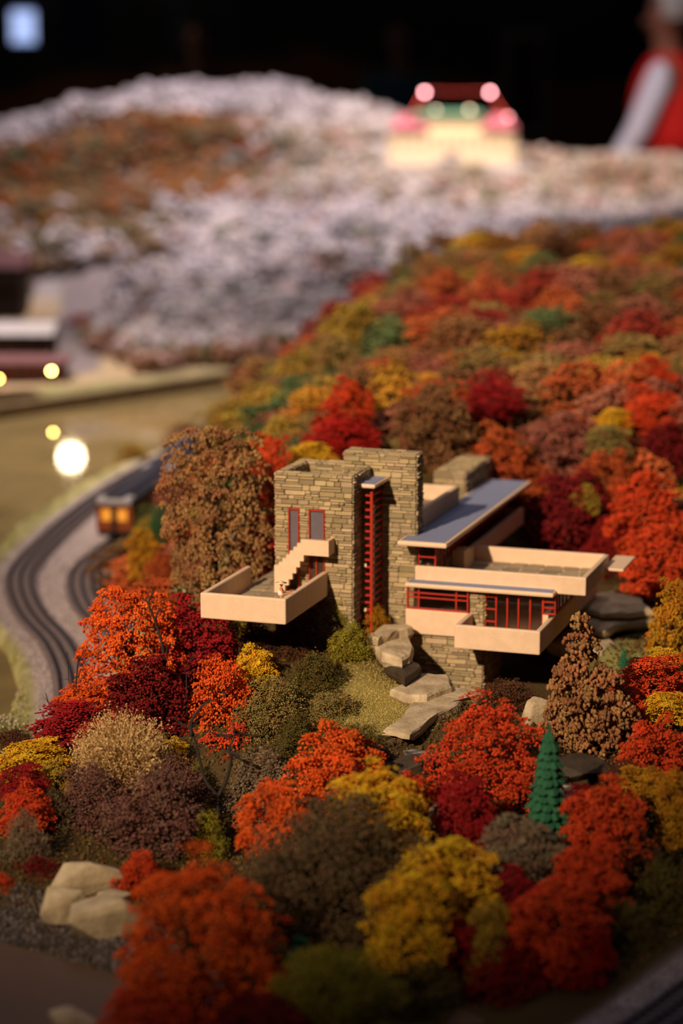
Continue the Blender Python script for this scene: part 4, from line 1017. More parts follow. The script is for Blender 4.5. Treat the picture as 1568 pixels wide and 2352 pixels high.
def reg_bank(n):
    p = np.array([atY(900, 1710, 2.23), atY(980, 1650, 2.28), atY(1060, 1612, 2.33)]); i = rng.random(n)*2; k = np.minimum(i.astype(int), 1); t = (i-k)[:, None]; q = p[k]*(1-t)+p[k+1]*t
    s = rng.uniform(-.03, .012, n); return q[:, 0]+s*.3, q[:, 1]+s
ground_cover('pebble_bank', 2600, reg_bank, [lin(120, 92, 62), lin(88, 68, 48), lin(150, 124, 92), lin(70, 54, 40)], .0028, 'brown pebble bank below the lawn at the stream', 'gravel')

# ================================================================ ROCKS
def slab_rock(px, z, th, label, m=None, name='rock_slab', seed=0):
    R_ = random.Random(seed+int(px[0][0])); P = [atZ(x, y, z) for x, y in px]; c = np.mean(P, 0); poly = [(p[0]-c[0], p[1]-c[1]) for p in P]
    pts = []
    for i in range(len(poly)):
        a_, b2 = np.array(poly[i]), np.array(poly[(i+1) % len(poly)])
        for f in (0, .33, .66): pts.append(tuple(a_+(b2-a_)*f + np.array([R_.uniform(-1, 1), R_.uniform(-1, 1)])*np.linalg.norm(b2-a_)*.05))
    ar = sum(pts[i][0]*pts[(i+1) % len(pts)][1]-pts[(i+1) % len(pts)][0]*pts[i][1] for i in range(len(pts)))
    if ar < 0: pts = pts[::-1]
    bm = bmesh.new(); n = len(pts); rings = []
    for s, zz in ((.86, -th), (1.02, -th*.55), (1.0, -th*.15), (.93, -.0002), (.5, .0006)):
        rings.append([bm.verts.new((x*s+R_.uniform(-.0006, .0006), y*s+R_.uniform(-.0006, .0006), zz+R_.uniform(-.0006, .0006))) for x, y in pts])
    for r0, r1 in zip(rings, rings[1:]):
        for k in range(n): bm.faces.new((r0[k], r0[(k+1) % n], r1[(k+1) % n], r1[k]))
    bm.faces.new(rings[0][::-1]); bm.faces.new(rings[-1])
    o = obj(name, bm, m or M['rock'], None, tuple(c)); tag(o, label, 'rock'); return o
slab_rock([(1350, 1396), (1372, 1360), (1400, 1356), (1475, 1374), (1500, 1400), (1445, 1405), (1385, 1407)], .700, .012, 'top grey rock shelf beside the upper terrace')
slab_rock([(1302, 1440), (1342, 1392), (1400, 1404), (1515, 1404), (1503, 1424), (1430, 1430), (1385, 1448)], .688, .012, 'middle grey rock shelf below the top shelf')
slab_rock([(1265, 1480), (1300, 1442), (1395, 1458), (1410, 1476), (1380, 1492), (1310, 1500)], .676, .014, 'lowest grey rock shelf beside the brown seed-head tree')
slab_rock([(845, 1458), (880, 1434), (930, 1430), (952, 1440), (900, 1452), (868, 1466)], .716, .016, 'flat rock slab against the foot of the chimney')
slab_rock([(850, 1476), (885, 1455), (938, 1455), (946, 1500), (925, 1512), (880, 1500)], .706, .018, 'pale stepping slab below the chimney')
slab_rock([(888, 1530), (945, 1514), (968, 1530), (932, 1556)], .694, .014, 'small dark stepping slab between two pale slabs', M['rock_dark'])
slab_rock([(903, 1582), (960, 1546), (1025, 1545), (1034, 1575), (978, 1596), (930, 1597)], .682, .016, 'pale stepping slab beside the stone base')
slab_rock([(890, 1672), (950, 1612), (1035, 1574), (1120, 1588), (1060, 1606), (1010, 1640), (940, 1684)], .674, .012, 'long sandy ledge above the pebble bank')
def boulder(cx, cy, wpx, hpx, Y, label, seed, m=None, dz=.8):
    c = atY(cx, cy, Y); R_ = random.Random(seed); pm = Y/FPX; bm = bmesh.new()
    for i in range(20):
        d = Vector((R_.gauss(0, 1), R_.gauss(0, 1), R_.gauss(0, 1))).normalized()*R_.uniform(.7, 1.05)
        d = Vector((d.x, max(-.8, d.y), max(-.7, min(.55+.25*d.x*R_.choice((1, -1)), d.z))))
        bm.verts.new((d.x*wpx*pm/1.64, d.y*wpx*pm*.45, d.z*hpx*pm*dz))
    r = bmesh.ops.convex_hull(bm, input=bm.verts); 
    bmesh.ops.delete(bm, geom=[v for v in bm.verts if not v.link_faces], context='VERTS')
    bmesh.ops.bevel(bm, geom=bm.edges[:], offset=.0008, segments=1, affect='EDGES')
    o = obj('boulder', bm, m or M['rock'], None, tuple(c)); tag(o, label, 'rock'); return o
boulder(188, 2022, 185, 105, 1.98, 'flat-topped pale boulder behind three others', 2)
boulder(148, 2080, 135, 90, 1.93, 'narrow pale boulder beside the dark shingle', 3)
boulder(245, 2118, 205, 140, 1.89, 'large pale boulder next to the big bright orange tree', 5)
boulder(262, 2068, 120, 60, 1.95, 'thin pale boulder wedged above the large pale boulder', 8)
boulder(165, 2345, 120, 60, 1.66, 'white boulder in the shallow stream', 9)
boulder(1240, 1640, 80, 80, 2.27, 'pale rounded boulder under the lower terrace beside brown tree', 10)
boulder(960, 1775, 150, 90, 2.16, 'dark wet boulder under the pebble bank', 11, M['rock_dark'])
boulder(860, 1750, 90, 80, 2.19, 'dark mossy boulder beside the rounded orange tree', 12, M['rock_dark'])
boulder(1330, 1835, 150, 50, 2.08, 'flat grey boulder behind the conifer', 13)
boulder(1005, 1880, 60, 90, 2.06, 'sunlit pale boulder in the stream gorge', 14)
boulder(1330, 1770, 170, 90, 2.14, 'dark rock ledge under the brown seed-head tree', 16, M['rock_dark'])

# ================================================================ RAILWAY
def resample(P, step):
    d = np.r_[0, np.cumsum(np.linalg.norm(np.diff(P, axis=0), axis=1))]; t = np.arange(0, d[-1], step)
    return np.stack([np.interp(t, d, P[:, k]) for k in range(3)], 1)
def track(P, label, tie_objects):
    Q = resample(P, .008); D = np.gradient(Q, axis=0); D[:, 2] = 0; D = unit(D); N = np.stack([-D[:, 1], D[:, 0], np.zeros(len(D))], 1)
    o0 = Q[len(Q)//2].copy(); o0[2] = TRK_Z-.003
    root = empty('railway_track', tuple(o0)); tag(root, label, 'railway track')
    for s in (-.016, 0, .016):
        bm = bmesh.new(); prev = None
        for q, n_ in zip(Q, N):
            c = q+n_*s-o0; r = [bm.verts.new(tuple(c+n_*a_+np.array([0, 0, z_]))) for a_, z_ in ((-.0013, .0015), (.0013, .0015), (.0013, .0062), (-.0013, .0062))]
            if prev: 
                for k in range(4): bm.faces.new((prev[k], prev[(k+1) % 4], r[(k+1) % 4], r[k]))
            prev = r
        bmesh.ops.recalc_face_normals(bm, faces=bm.faces); obj('rail', bm, M['steel'], root)
    T = resample(P, .0115); DT = np.gradient(T, axis=0); DT[:, 2] = 0; DT = unit(DT)
    if tie_objects:
        bm = bmesh.new(); box(bm, -.0028, .0028, -.024, .024, -.001, .0026, .0004, 1); me = bpy.data.meshes.new('sleeper'); bm.to_mesh(me); bm.free(); me.materials.append(M['tie'])
        for t, d in zip(T, DT):
            o = link('sleeper', me, None, root, tuple(t-o0)); o.rotation_euler = (0, 0, math.atan2(d[1], d[0]))
    else:
        bm = bmesh.new()
        for t, d in zip(T, DT):
            k0 = len(bm.verts); box(bm, -.0028, .0028, -.024, .024, -.001, .0026); bm.verts.ensure_lookup_table()
            mt = Matrix.Translation(Vector(t-o0)) @ Matrix.Rotation(math.atan2(d[1], d[0]), 4, 'Z'); bmesh.ops.transform(bm, matrix=mt, verts=bm.verts[k0:])
        stuff(obj('sleepers', bm, M['tie'], root))
track(OUTER, 'dark three-rail track on the river side of the bend', False)
track(INNER, 'dark three-rail track carrying the passenger train', False)
track(NEAR, 'dark three-rail track below the dark bank', True)

M['car_roof'] = mat('dark_blue_car_roof', lin(52, 50, 66), 0.6, 0.2, 60); M['car_cap'] = mat('pale_roof_end', lin(178, 174, 182), 0.5)
M['car_orange'] = mat('orange_brown_coach', lin(150, 72, 30), 0.5, 0.2, 60); M['car_red'] = mat('red_coach', lin(176, 34, 28), 0.5, 0.15, 60)
M['car_black'] = mat('black_underframe', lin(28, 24, 24), 0.6); M['car_glass'] = mat('coach_window', lin(48, 38, 40), 0.2, spec=0.6)
M['lit'] = mat('lit_window', lin(240, 170, 60), 0.5, emit=lin(255, 160, 60), estr=.4)
def coach(s0, L, body_m, label, lit):
    d = np.r_[0, np.cumsum(np.linalg.norm(np.diff(INNER, axis=0), axis=1))]
    pa = np.array([np.interp(s0, d, INNER[:, k]) for k in range(3)]); pb = np.array([np.interp(s0+L, d, INNER[:, k]) for k in range(3)])
    c = (pa+pb)/2; ang = math.atan2(pb[1]-pa[1], pb[0]-pa[0])
    r = empty('railway_coach', (c[0], c[1], TRK_Z+.0032), ang); tag(r, label, 'train car'); l = np.linalg.norm(pb-pa)/2-.004; hw = .031
    def p(name, boxes, m, par=None, bev=0):
        bm = bmesh.new()
        for b in boxes: box(bm, *b, bev)
        return obj(name, bm, m, par or r)
    p('body', [(-l, l, -hw, hw, .020, .064)], body_m, bev=.001); p('underframe', [(-l, l, -hw*.9, hw*.9, .012, .021)], M['car_black'])
    bm = bmesh.new(); prof = [(-hw-.002, .063), (hw+.002, .063), (hw, .070), (hw*.6, .0745), (hw*.45, .079), (-hw*.45, .079), (-hw*.6, .0745), (-hw, .070)]
    a_ = [bm.verts.new((-l-.002, y, z)) for y, z in prof]; b2 = [bm.verts.new((l+.002, y, z)) for y, z in prof]
    for i in range(8): bm.faces.new((a_[i], a_[(i+1) % 8], b2[(i+1) % 8], b2[i]))
    bm.faces.new(a_[::-1]); bm.faces.new(b2); bmesh.ops.recalc_face_normals(bm, faces=bm.faces); rf = obj('roof', bm, M['car_roof'], r)
    p('roof_end', [(-l-.004, -l+.03, -hw*.98, hw*.98, .0645, .0765)], M['car_cap'], rf, .004)
    for s in (-1, 1):
        for i in range(11):
            x = -l+.022+i*(2*l-.044)/10; p('window', [(x-.008, x+.008, s*hw-.0006, s*hw+.0006, .042, .058)], M['car_glass'])
        p('nameboard', [(-l, l, s*hw-.0005, s*hw+.0008, .0595, .0625)], M['car_black'])
    for y in (-.0135, .0135):
        p('end_window', [(-l-.0012, -l+.0005, y-.008, y+.008, .038, .057)], M['lit'] if lit else M['car_glass'])
    p('end_door', [(-l-.0015, -l+.0005, -.004, .004, .022, .060)], M['car_black'])
    p('coupler', [(-l-.012, -l, -.004, .004, .012, .018)], M['car_black'])
    for x in (-l+.06, l-.06):
        t = p('bogie', [(x-.032, x+.032, -.026, .026, .006, .013)], M['car_black'])
        for dx in (-.02, .02):
            for y in (-.016, .016):
                bm = bmesh.new(); bmesh.ops.create_cone(bm, segments=14, radius1=.0085, radius2=.0085, depth=.004, cap_ends=True); bmesh.ops.rotate(bm, matrix=Matrix.Rotation(PI/2, 3, 'X'), verts=bm.verts); bmesh.ops.translate(bm, vec=(x+dx, y, .0085), verts=bm.verts)
                obj('wheel', bm, M['car_black'], t)
dI = np.r_[0, np.cumsum(np.linalg.norm(np.diff(INNER, axis=0), axis=1))]
fr = atZ(264, 1252, TRK_Z); s0 = dI[np.argmin(np.linalg.norm(INNER-fr, axis=1))]
coach(s0, .30, M['car_orange'], 'orange brown railway coach with lit end windows', True)
coach(s0+.312, .30, M['car_red'], 'red railway coach behind the orange brown coach', False)
coach(s0+.624, .30, M['car_black'], 'dark railway coach behind the red coach', False)

# ================================================================ FAR SHORE
def small_house(cx, ybase, wpx, hpx, Y, dep, body, roofm, label, gable=True, lit=(), nwin=3, rz=0, flo=2):
    b = atY(cx, ybase, Y); pm = Y/FPX; w_ = wpx*pm/2; h_ = hpx*pm
    z0 = gz(b[0], b[1]); r = empty('village_building', (b[0], b[1]+dep/2, z0-.006), rz); tag(r, label, 'building'); h_ += b[2]-z0+.006
    bm = bmesh.new(); box(bm, -w_, w_, -dep/2, dep/2, 0, h_*.8); wl = obj('walls', bm, body, r)
    bm = bmesh.new(); e = .012
    if gable:
        a_ = [(-w_-e, -dep/2-e, h_*.78), (w_+e, -dep/2-e, h_*.78), (w_+e, dep/2+e, h_*.78), (-w_-e, dep/2+e, h_*.78), (-w_-e, 0, h_), (w_+e, 0, h_)]
        v = [bm.verts.new(p) for p in a_]
        for f in ((0, 1, 5, 4), (2, 3, 4, 5), (0, 4, 3), (1, 2, 5), (3, 2, 1, 0)): bm.faces.new([v[i] for i in f])
    else: box(bm, -w_-e, w_+e, -dep/2-e, dep/2+e, h_*.78, h_*.86, .004)
    obj('roof', bm, roofm, r)
    for fl in range(flo):
        for i in range(nwin):
            x = -w_+(i+.5)*2*w_/nwin; z = h_*.8*(fl+.35)/flo
            bm = bmesh.new(); box(bm, x-w_/nwin*.35, x+w_/nwin*.35, -dep/2-.003, -dep/2+.001, z, z+h_*.8/flo*.42); obj('window', bm, M['car_glass'], r)
    return r
M['brick_dark'] = mat('dark_brown_wall', lin(66, 46, 38), 0.9, 0.3, 40); M['brick_red'] = mat('red_brick_wall', lin(112, 62, 54), 0.9, 0.3, 40)
M['snow_roof'] = mat('pale_snowy_roof', lin(204, 198, 200), 0.8, 0.1, 30); M['roof_mauve'] = mat('mauve_roof', lin(140, 98, 100), 0.8, 0.2, 30)
small_house(45, 900, 190, 78, 5.42, .16, M['brick_red'], M['roof_mauve'], 'low red brick mill with lamps on the river bank', False, nwin=5, flo=1)
small_house(40, 870, 150, 125, 5.75, .18, M['brick_dark'], M['snow_roof'], 'dark brown mill hall with a snowy roof behind the brick mill', True, nwin=4)
small_house(-5, 700, 110, 120, 6.9, .2, M['brick_dark'], M['roof_mauve'], 'dark house with a mauve roof beyond the sandy yard', True, nwin=3)
def lamp_post(cx, cy, Y, label, strength, colr=(1.0, .62, .2), rad=.004):
    c = atY(cx, cy, Y); z0 = min(gz(c[0], c[1]), c[2]-.03); r = empty('street_lamp', (c[0], c[1], z0)); tag(r, label, 'lamp'); h = c[2]-z0
    bm = bmesh.new(); tube(bm, [(0, .004, 0), (0, .004, h-.004)], [.0022, .0016], 6); obj('post', bm, M['car_black'], r)
    bm = bmesh.new(); bmesh.ops.create_icosphere(bm, subdivisions=2, radius=rad); bmesh.ops.translate(bm, vec=(0, 0, h), verts=bm.verts)
    obj('bulb', bm, mat('lamp_bulb', (1, .8, .5), 0.5, emit=colr, estr=strength), r, smooth=True)
    bm = bmesh.new(); lathe(bm, [(.006, h+.0045), (.003, h+.007), (.001, h+.009)], 10); obj('cap', bm, M['car_black'], r)
lamp_post(118, 852, 5.30, 'glowing yellow lamp at the end of the brick mill', 70, (1.0, .66, .16))
lamp_post(-3, 870, 5.28, 'glowing orange lamp on the front of the brick mill', 60, (1, .48, .10))
# red car on the far road
def car(cx, cy, Y, label):
    b = atY(cx, cy, Y); z0 = gz(b[0], b[1]); r = empty('model_car', (b[0], b[1], z0), .15); tag(r, label, 'car'); red = mat('red_car_paint', lin(186, 62, 34), .3)
    bm = bmesh.new(); box(bm, -.05, .05, -.019, .019, .006, .020, .004); obj('body', bm, red, r)
    bm = bmesh.new(); box(bm, -.024, .028, -.016, .016, .019, .032, .005); cb = obj('cabin', bm, red, r)
    bm = bmesh.new(); box(bm, -.02, .024, -.0165, .0165, .021, .029); obj('window', bm, M['car_glass'], cb)
    for x in (-.032, .032):
        for y in (-.018, .018):
            bm = bmesh.new(); bmesh.ops.create_cone(bm, segments=12, radius1=.0075, radius2=.0075, depth=.005, cap_ends=True); bmesh.ops.rotate(bm, matrix=Matrix.Rotation(PI/2, 3, 'X'), verts=bm.verts); bmesh.ops.translate(bm, vec=(x, y, .0075), verts=bm.verts); obj('wheel', bm, M['car_black'], r)
car(186, 696, 6.75, 'red model car on the grey road beyond the mills')

# frosted and autumn trees of the far hills: too many and too blurred to count
def far_trees(name, n, region, colfn, label, size, nb=13):
    xs, ys = region(n); z = ground_z(xs, ys); m = len(xs); r = size*rng.uniform(.7, 1.3, m)
    off = unit(rng.normal(size=(m, nb, 3))); off[..., 2] = np.abs(off[..., 2])*.9
    C = np.stack([xs, ys, z+r*.35], 1)[:, None, :] + off*r[:, None, None]*rng.uniform(.5, 1, (m, nb, 1))
    R = np.repeat(r*.42, nb)*rng.uniform(.6, 1.2, m*nb); col = colfn(xs, ys, z)
    K = np.repeat(col, nb, 0)*rng.uniform(.75, 1.15, (m*nb, 1))
    V, Fc, cc = ball_arrays(C.reshape(-1, 3), R[:, None]*np.array([[1, 1, .8]]), K, False); o = link(name, np_mesh(name, V, Fc, cc, False), M['cover']); stuff(o); tag(o, label, 'trees'); return o
def region_far(y0, y1, cond):
    def f(n):
        ys = rng.uniform(y0, y1, n*6); xs = rng.uniform(-.2, .2, n*6)*ys; k = cond(xs, ys); return xs[k][:n], ys[k][:n]
    return f
def pick(cols, p):
    cols = np.array([lin(*c) for c in cols]); p = np.array(p)/sum(p)
    return lambda xs, ys, z: cols[rng.choice(len(cols), len(xs), p=p)]
def zc(xs, ys, t): return ground_z(xs, ys) > t
foot = lambda x: np.where(x > -.5, 5.64+(x+.5)*1.05, 5.64+(-.5-x)*2.6)
snow = [(200, 190, 194), (182, 172, 178), (210, 198, 196), (136, 138, 124), (166, 132, 128), (118, 98, 84)]
far_trees('frosted_trees', 1500, region_far(5.6, 8.15, lambda x, y: (y > foot(x)+.06) & ~((x < -.72) & (y < 7.2))), lambda xs, ys, z: np.where(((xs < -.52-(7.9-ys)*.15) & (ys > 7.1))[:, None] & (rng.random((len(xs), 1)) < .75), pick([(120, 100, 72), (100, 92, 64), (150, 128, 112), (132, 104, 76)], [1, 1, 1, 1])(xs, ys, z), pick(snow, [.36, .26, .24, .06, .05, .03])(xs, ys, z)), 'frost-white trees covering the low hill across the river', .042)
far_trees('shore_bushes', 220, region_far(5.5, 6.6, lambda x, y: (x > -.72) & (x < .3) & (np.abs(y-foot(x)-.03) < .09)), pick([(150, 112, 84), (176, 140, 130), (120, 86, 66), (110, 108, 76), (186, 150, 140)], [1, 1, 1, 1, 1]), 'brown and dusky bushes along the foot of the frosted hill', .04)
brn = [(120, 84, 58), (140, 84, 46), (108, 88, 58), (92, 92, 66), (140, 110, 88), (156, 104, 52)]
far_trees('rusty_trees', 1000, region_far(8.0, 9.05, lambda x, y: x < -.30-(y-8.4)*.1), pick(brn, [.3, .2, .15, .15, .12, .08]), 'rusty autumn trees on the flank of the high far hill', .046)
mix = [(170, 156, 146), (150, 128, 112), (132, 128, 104), (186, 150, 140), (196, 186, 184)]
far_trees('mixed_far_trees', 1100, region_far(8.0, 9.1, lambda x, y: (x > -.34-(y-8.4)*.1) & ~((x > .1) & (x < .75) & (y > 8.45) & (y < 9.0))), pick(mix, [.3, .22, .18, .15, .15]), 'dusky mixed trees around the far hill station', .044)
far_trees('crest_trees', 900, region_far(9.0, 9.75, lambda x, y: x < .3), pick([(214, 206, 206), (200, 190, 190), (222, 214, 212), (174, 160, 158)], [.4, .3, .2, .1]), 'frost-white trees along the crest of the high far hill', .048)
far_trees('ridge_trees', 420, region_far(8.9, 9.4, lambda x, y: x > .7), pick([(206, 196, 192), (214, 204, 200), (168, 146, 124), (190, 172, 160)], [.4, .3, .15, .15]), 'pale frosted trees along the low far ridge', .044)

# hill station with strung lights
sb = atY(1037, 368, 8.62); sz = gz(sb[0], sb[1]+.03); pm = 8.62/FPX
st = empty('hill_station', (sb[0], sb[1], sz-.02)); tag(st, 'cream station building with pink end roofs and green middle roof', 'building')
M['cream'] = mat('cream_station_wall', lin(246, 226, 190), 0.7, 0.05, 20); M['pink'] = mat('pink_roof', lin(226, 128, 148), 0.6, 0.1, 20); M['mint'] = mat('mint_green_roof', lin(118, 176, 146), 0.6, 0.1, 20)
def sp(name, boxes, m, par=None, bev=.003):
    bm = bmesh.new()
    for b in boxes: box(bm, *b, bev)
    return obj(name, bm, m, par or st)
hw = 145*pm; zt = .02+sb[2]-sz
sp('terrace_block', [(-hw, hw, 0, .2, 0, zt+.105)], M['cream']); sp('middle_hall', [(-hw*.62, hw*.55, .03, .2, zt+.10, zt+.17)], M['cream'])
sp('end_pavilion', [(-hw*.9, -hw*.45, .0, .18, zt+.10, zt+.125)], M['cream']); sp('end_pavilion', [(hw*.55, hw*.95, .0, .18, zt+.10, zt+.125)], M['cream'])
def hip(name, x0, x1, y0, y1, z0, z1, m):
    bm = bmesh.new(); e = .012; v = [bm.verts.new(p) for p in ((x0-e, y0-e, z0), (x1+e, y0-e, z0), (x1+e, y1+e, z0), (x0-e, y1+e, z0), (x0+.03, (y0+y1)/2, z1), (x1-.03, (y0+y1)/2, z1))]
    for f in ((0, 1, 5, 4), (2, 3, 4, 5), (0, 4, 3), (1, 2, 5), (3, 2, 1, 0)): bm.faces.new([v[i] for i in f])
    return obj(name, bm, m, st)
hip('end_roof', -hw*.92, -hw*.42, -.01, .17, zt+.125, zt+.175, M['pink']); hip('end_roof', hw*.52, hw*.97, -.01, .17, zt+.125, zt+.175, M['pink']); hip('middle_roof', -hw*.6, hw*.53, .02, .2, zt+.17, zt+.19, M['mint'])
for i in range(12):
    x = -hw*.93+i*hw*1.86/11; sp('window', [(x-.008, x+.008, -.003, .001, zt+.05, zt+.085)], M['car_glass'] if False else mat('station_window', lin(216, 190, 150), .5), bev=0)
for i in range(26):
    x = -hw+i*2*hw/25; sp('baluster', [(x-.002, x+.002, -.004, 0, zt+.085, zt+.11)], M['cream'], bev=0)
def globe(px, py, Y, label, grp, colr, strg, rad, name='festoon_lamp'):
    c = atY(px, py, Y); z0 = sz; r = empty(name, (c[0], c[1], z0)); tag(r, label, 'lamp', grp); h = c[2]-z0
    bm = bmesh.new(); tube(bm, [(0, 0, 0), (0, 0, h)], [.003, .002], 6); obj('post', bm, M['car_black'], r)
    bm = bmesh.new(); bmesh.ops.create_icosphere(bm, subdivisions=2, radius=rad); bmesh.ops.translate(bm, vec=(0, 0, h), verts=bm.verts); obj('globe', bm, mat('globe_glow', colr, .5, emit=colr, estr=strg), r, smooth=True)
globe(975, 212, 8.7, 'pink globe lamp on a tall post above the station', 'pink globes above the station', (1, .42, .45), 22, .008)
globe(1125, 212, 8.7, 'pink globe lamp on a tall post above the station', 'pink globes above the station', (1, .42, .45), 22, .008)
globe(1166, 270, 8.68, 'dim pink globe lamp beside the station roof end', None, (1, .42, .42), 9, .008)
globe(1000, 255, 8.84, 'cream globe lamp above the green station roof', 'cream globes behind the roof', (1, .7, .45), 11, .008)
globe(1078, 254, 8.84, 'cream globe lamp above the green station roof', 'cream globes behind the roof', (1, .7, .45), 11, .008)
def festoon(p0, p1, Y, label, sag):
    n = 14; a_ = atY(*p0, Y); b2 = atY(*p1, Y); r = empty('string_light', tuple(a_)); tag(r, label, 'string light'); pts = []
    for i in range(n+1):
        t = i/n; q = a_*(1-t)+b2*t-a_; q[2] -= sag*4*t*(1-t); pts.append(tuple(q))
    bm = bmesh.new(); tube(bm, pts, [.001]*(n+1), 4); obj('wire', bm, M['car_black'], r); mt = mat('red_bulb', (.9, .08, .05), .5, emit=(1, .12, .08), estr=2.5)
    for q in pts[1:-1]:
        bm = bmesh.new(); bmesh.ops.create_icosphere(bm, subdivisions=1, radius=.0032); bmesh.ops.translate(bm, vec=q, verts=bm.verts); obj('bulb', bm, mt, r)
festoon((978, 208), (1122, 208), 8.7, 'red string of lights between the two pink globes', .004)
festoon((1128, 214), (1164, 268), 8.69, 'red string of lights sloping down to the dim pink globe', .006)
festoon((972, 214), (948, 258), 8.7, 'red string of lights sloping down to the station roof', .004)
# rustic trestle on the far ridge
tb = atY(1410, 445, 8.25); tr = empty('wooden_trestle', (tb[0], tb[1], gz(tb[0], tb[1])-.01)); tag(tr, 'brown wooden trestle on the far ridge', 'trestle'); wd_ = mat('trestle_wood', lin(120, 84, 58), .9, .3, 60)
for i in range(15):
    bm = bmesh.new(); x = -.15+i*.0214; box(bm, x-.004, x+.004, -.005, .005, 0, .10); obj('post', bm, wd_, tr)
for z in (.05, .095):
    bm = bmesh.new(); box(bm, -.156, .156, -.007, .007, z, z+.01); obj('beam', bm, wd_, tr)

# ================================================================ HALL BEHIND
def blue_screen():
    c = atY(46, 60, 16.2); r = empty('wall_screen', (c[0], 16.36, c[2]-.14)); tag(r, 'glowing blue white screen on the dark wall', 'screen')
    bm = bmesh.new(); box(bm, -.11, .11, 0, .04, 0, .28, .005); obj('casing', bm, M['car_black'], r)
    m = bpy.data.materials.new('screen_glow'); m.use_nodes = True; nt = m.node_tree; b = nt.nodes['Principled BSDF']; b.inputs['Base Color'].default_value = (.05, .06, .1, 1)
    tc = nt.nodes.new('ShaderNodeTexCoord'); wv = nt.nodes.new('ShaderNodeTexWave'); wv.bands_direction = 'Z'; wv.inputs['Scale'].default_value = 9; nt.links.new(tc.outputs['Object'], wv.inputs[0])
    mx = nt.nodes.new('ShaderNodeMix'); mx.data_type = 'RGBA'; mx.inputs[6].default_value = (.18, .30, .75, 1); mx.inputs[7].default_value = (.62, .72, 1, 1); nt.links.new(wv.outputs['Fac'], mx.inputs[0]); nt.links.new(mx.outputs[2], b.inputs['Emission Color']); b.inputs['Emission Strength'].default_value = 1.3
    bm = bmesh.new(); box(bm, -.085, .085, -.004, .002, .025, .255); obj('screen', bm, m, r)
blue_screen()
c = atY(1208, 190, 16.2); pn = empty('framed_panel', (c[0], 16.37, c[2]-.38)); tag(pn, 'grey framed notice panel with a dark red picture on the mural wall', 'panel')
bm = bmesh.new(); box(bm, -.17, .17, 0, .03, 0, .76, .005); obj('frame', bm, mat('grey_panel_frame', lin(120, 116, 116), .8), pn)
bm = bmesh.new(); box(bm, -.12, .12, -.006, .001, .06, .70); obj('picture', bm, mat('dark_red_picture', lin(58, 34, 34), .8, .4, 5), pn)
for x0, wpx, colr, lab in ((405, 36, (60, 66, 84), 'dim blue grey banner hanging on the dark wall'), (515, 44, (44, 50, 70), 'wide dim blue banner hanging beside the narrow banner'), (180, 100, (24, 30, 62), 'dark blue display board beside the glowing screen')):
    c = atY(x0, 60, 16.2); bn = empty('wall_banner', (c[0], 16.388, c[2]-.2)); tag(bn, lab, 'banner'); ww = wpx*16.2/FPX/2
    bm = bmesh.new(); box(bm, -ww, ww, 0, .012, 0, .9); obj('cloth', bm, mat('banner_cloth', lin(*colr), .9, .2, 4), bn)
    bm = bmesh.new(); tube(bm, [(-ww-.02, 0, .9), (ww+.02, 0, .9)], [.012, .012], 8); obj('rod', bm, M['car_black'], bn)
# ceiling lamp mirrored in the river
wl = atZ(163, 1050, WATER_Z); dd = ray(163, 1050); dd = dd/np.linalg.norm(dd); dd[2] *= -1; lp = wl+dd*((14.2-wl[1])/dd[1])
cl = empty('ceiling_lamp_offscreen', (lp[0], lp[1], 4.0)); tag(cl, 'round warm lamp hanging over the far end of the hall', 'lamp'); h = lp[2]-4.0
bm = bmesh.new(); tube(bm, [(0, 0, 0), (0, 0, h+.12)], [.006, .006], 6); obj('cord', bm, M['car_black'], cl)
bm = bmesh.new(); bmesh.ops.create_icosphere(bm, subdivisions=3, radius=.06); bmesh.ops.translate(bm, vec=(0, 0, h), verts=bm.verts); obj('bulb', bm, mat('warm_bulb', (1, .9, .7), .5, emit=(1, .80, .48), estr=45), cl, smooth=True)
bm = bmesh.new(); lathe(bm, [(.03, h+.13), (.05, h+.10), (.10, h+.05), (.098, h+.045), (.045, h+.095), (.01, h+.12)], 20); obj('shade', bm, M['car_black'], cl)

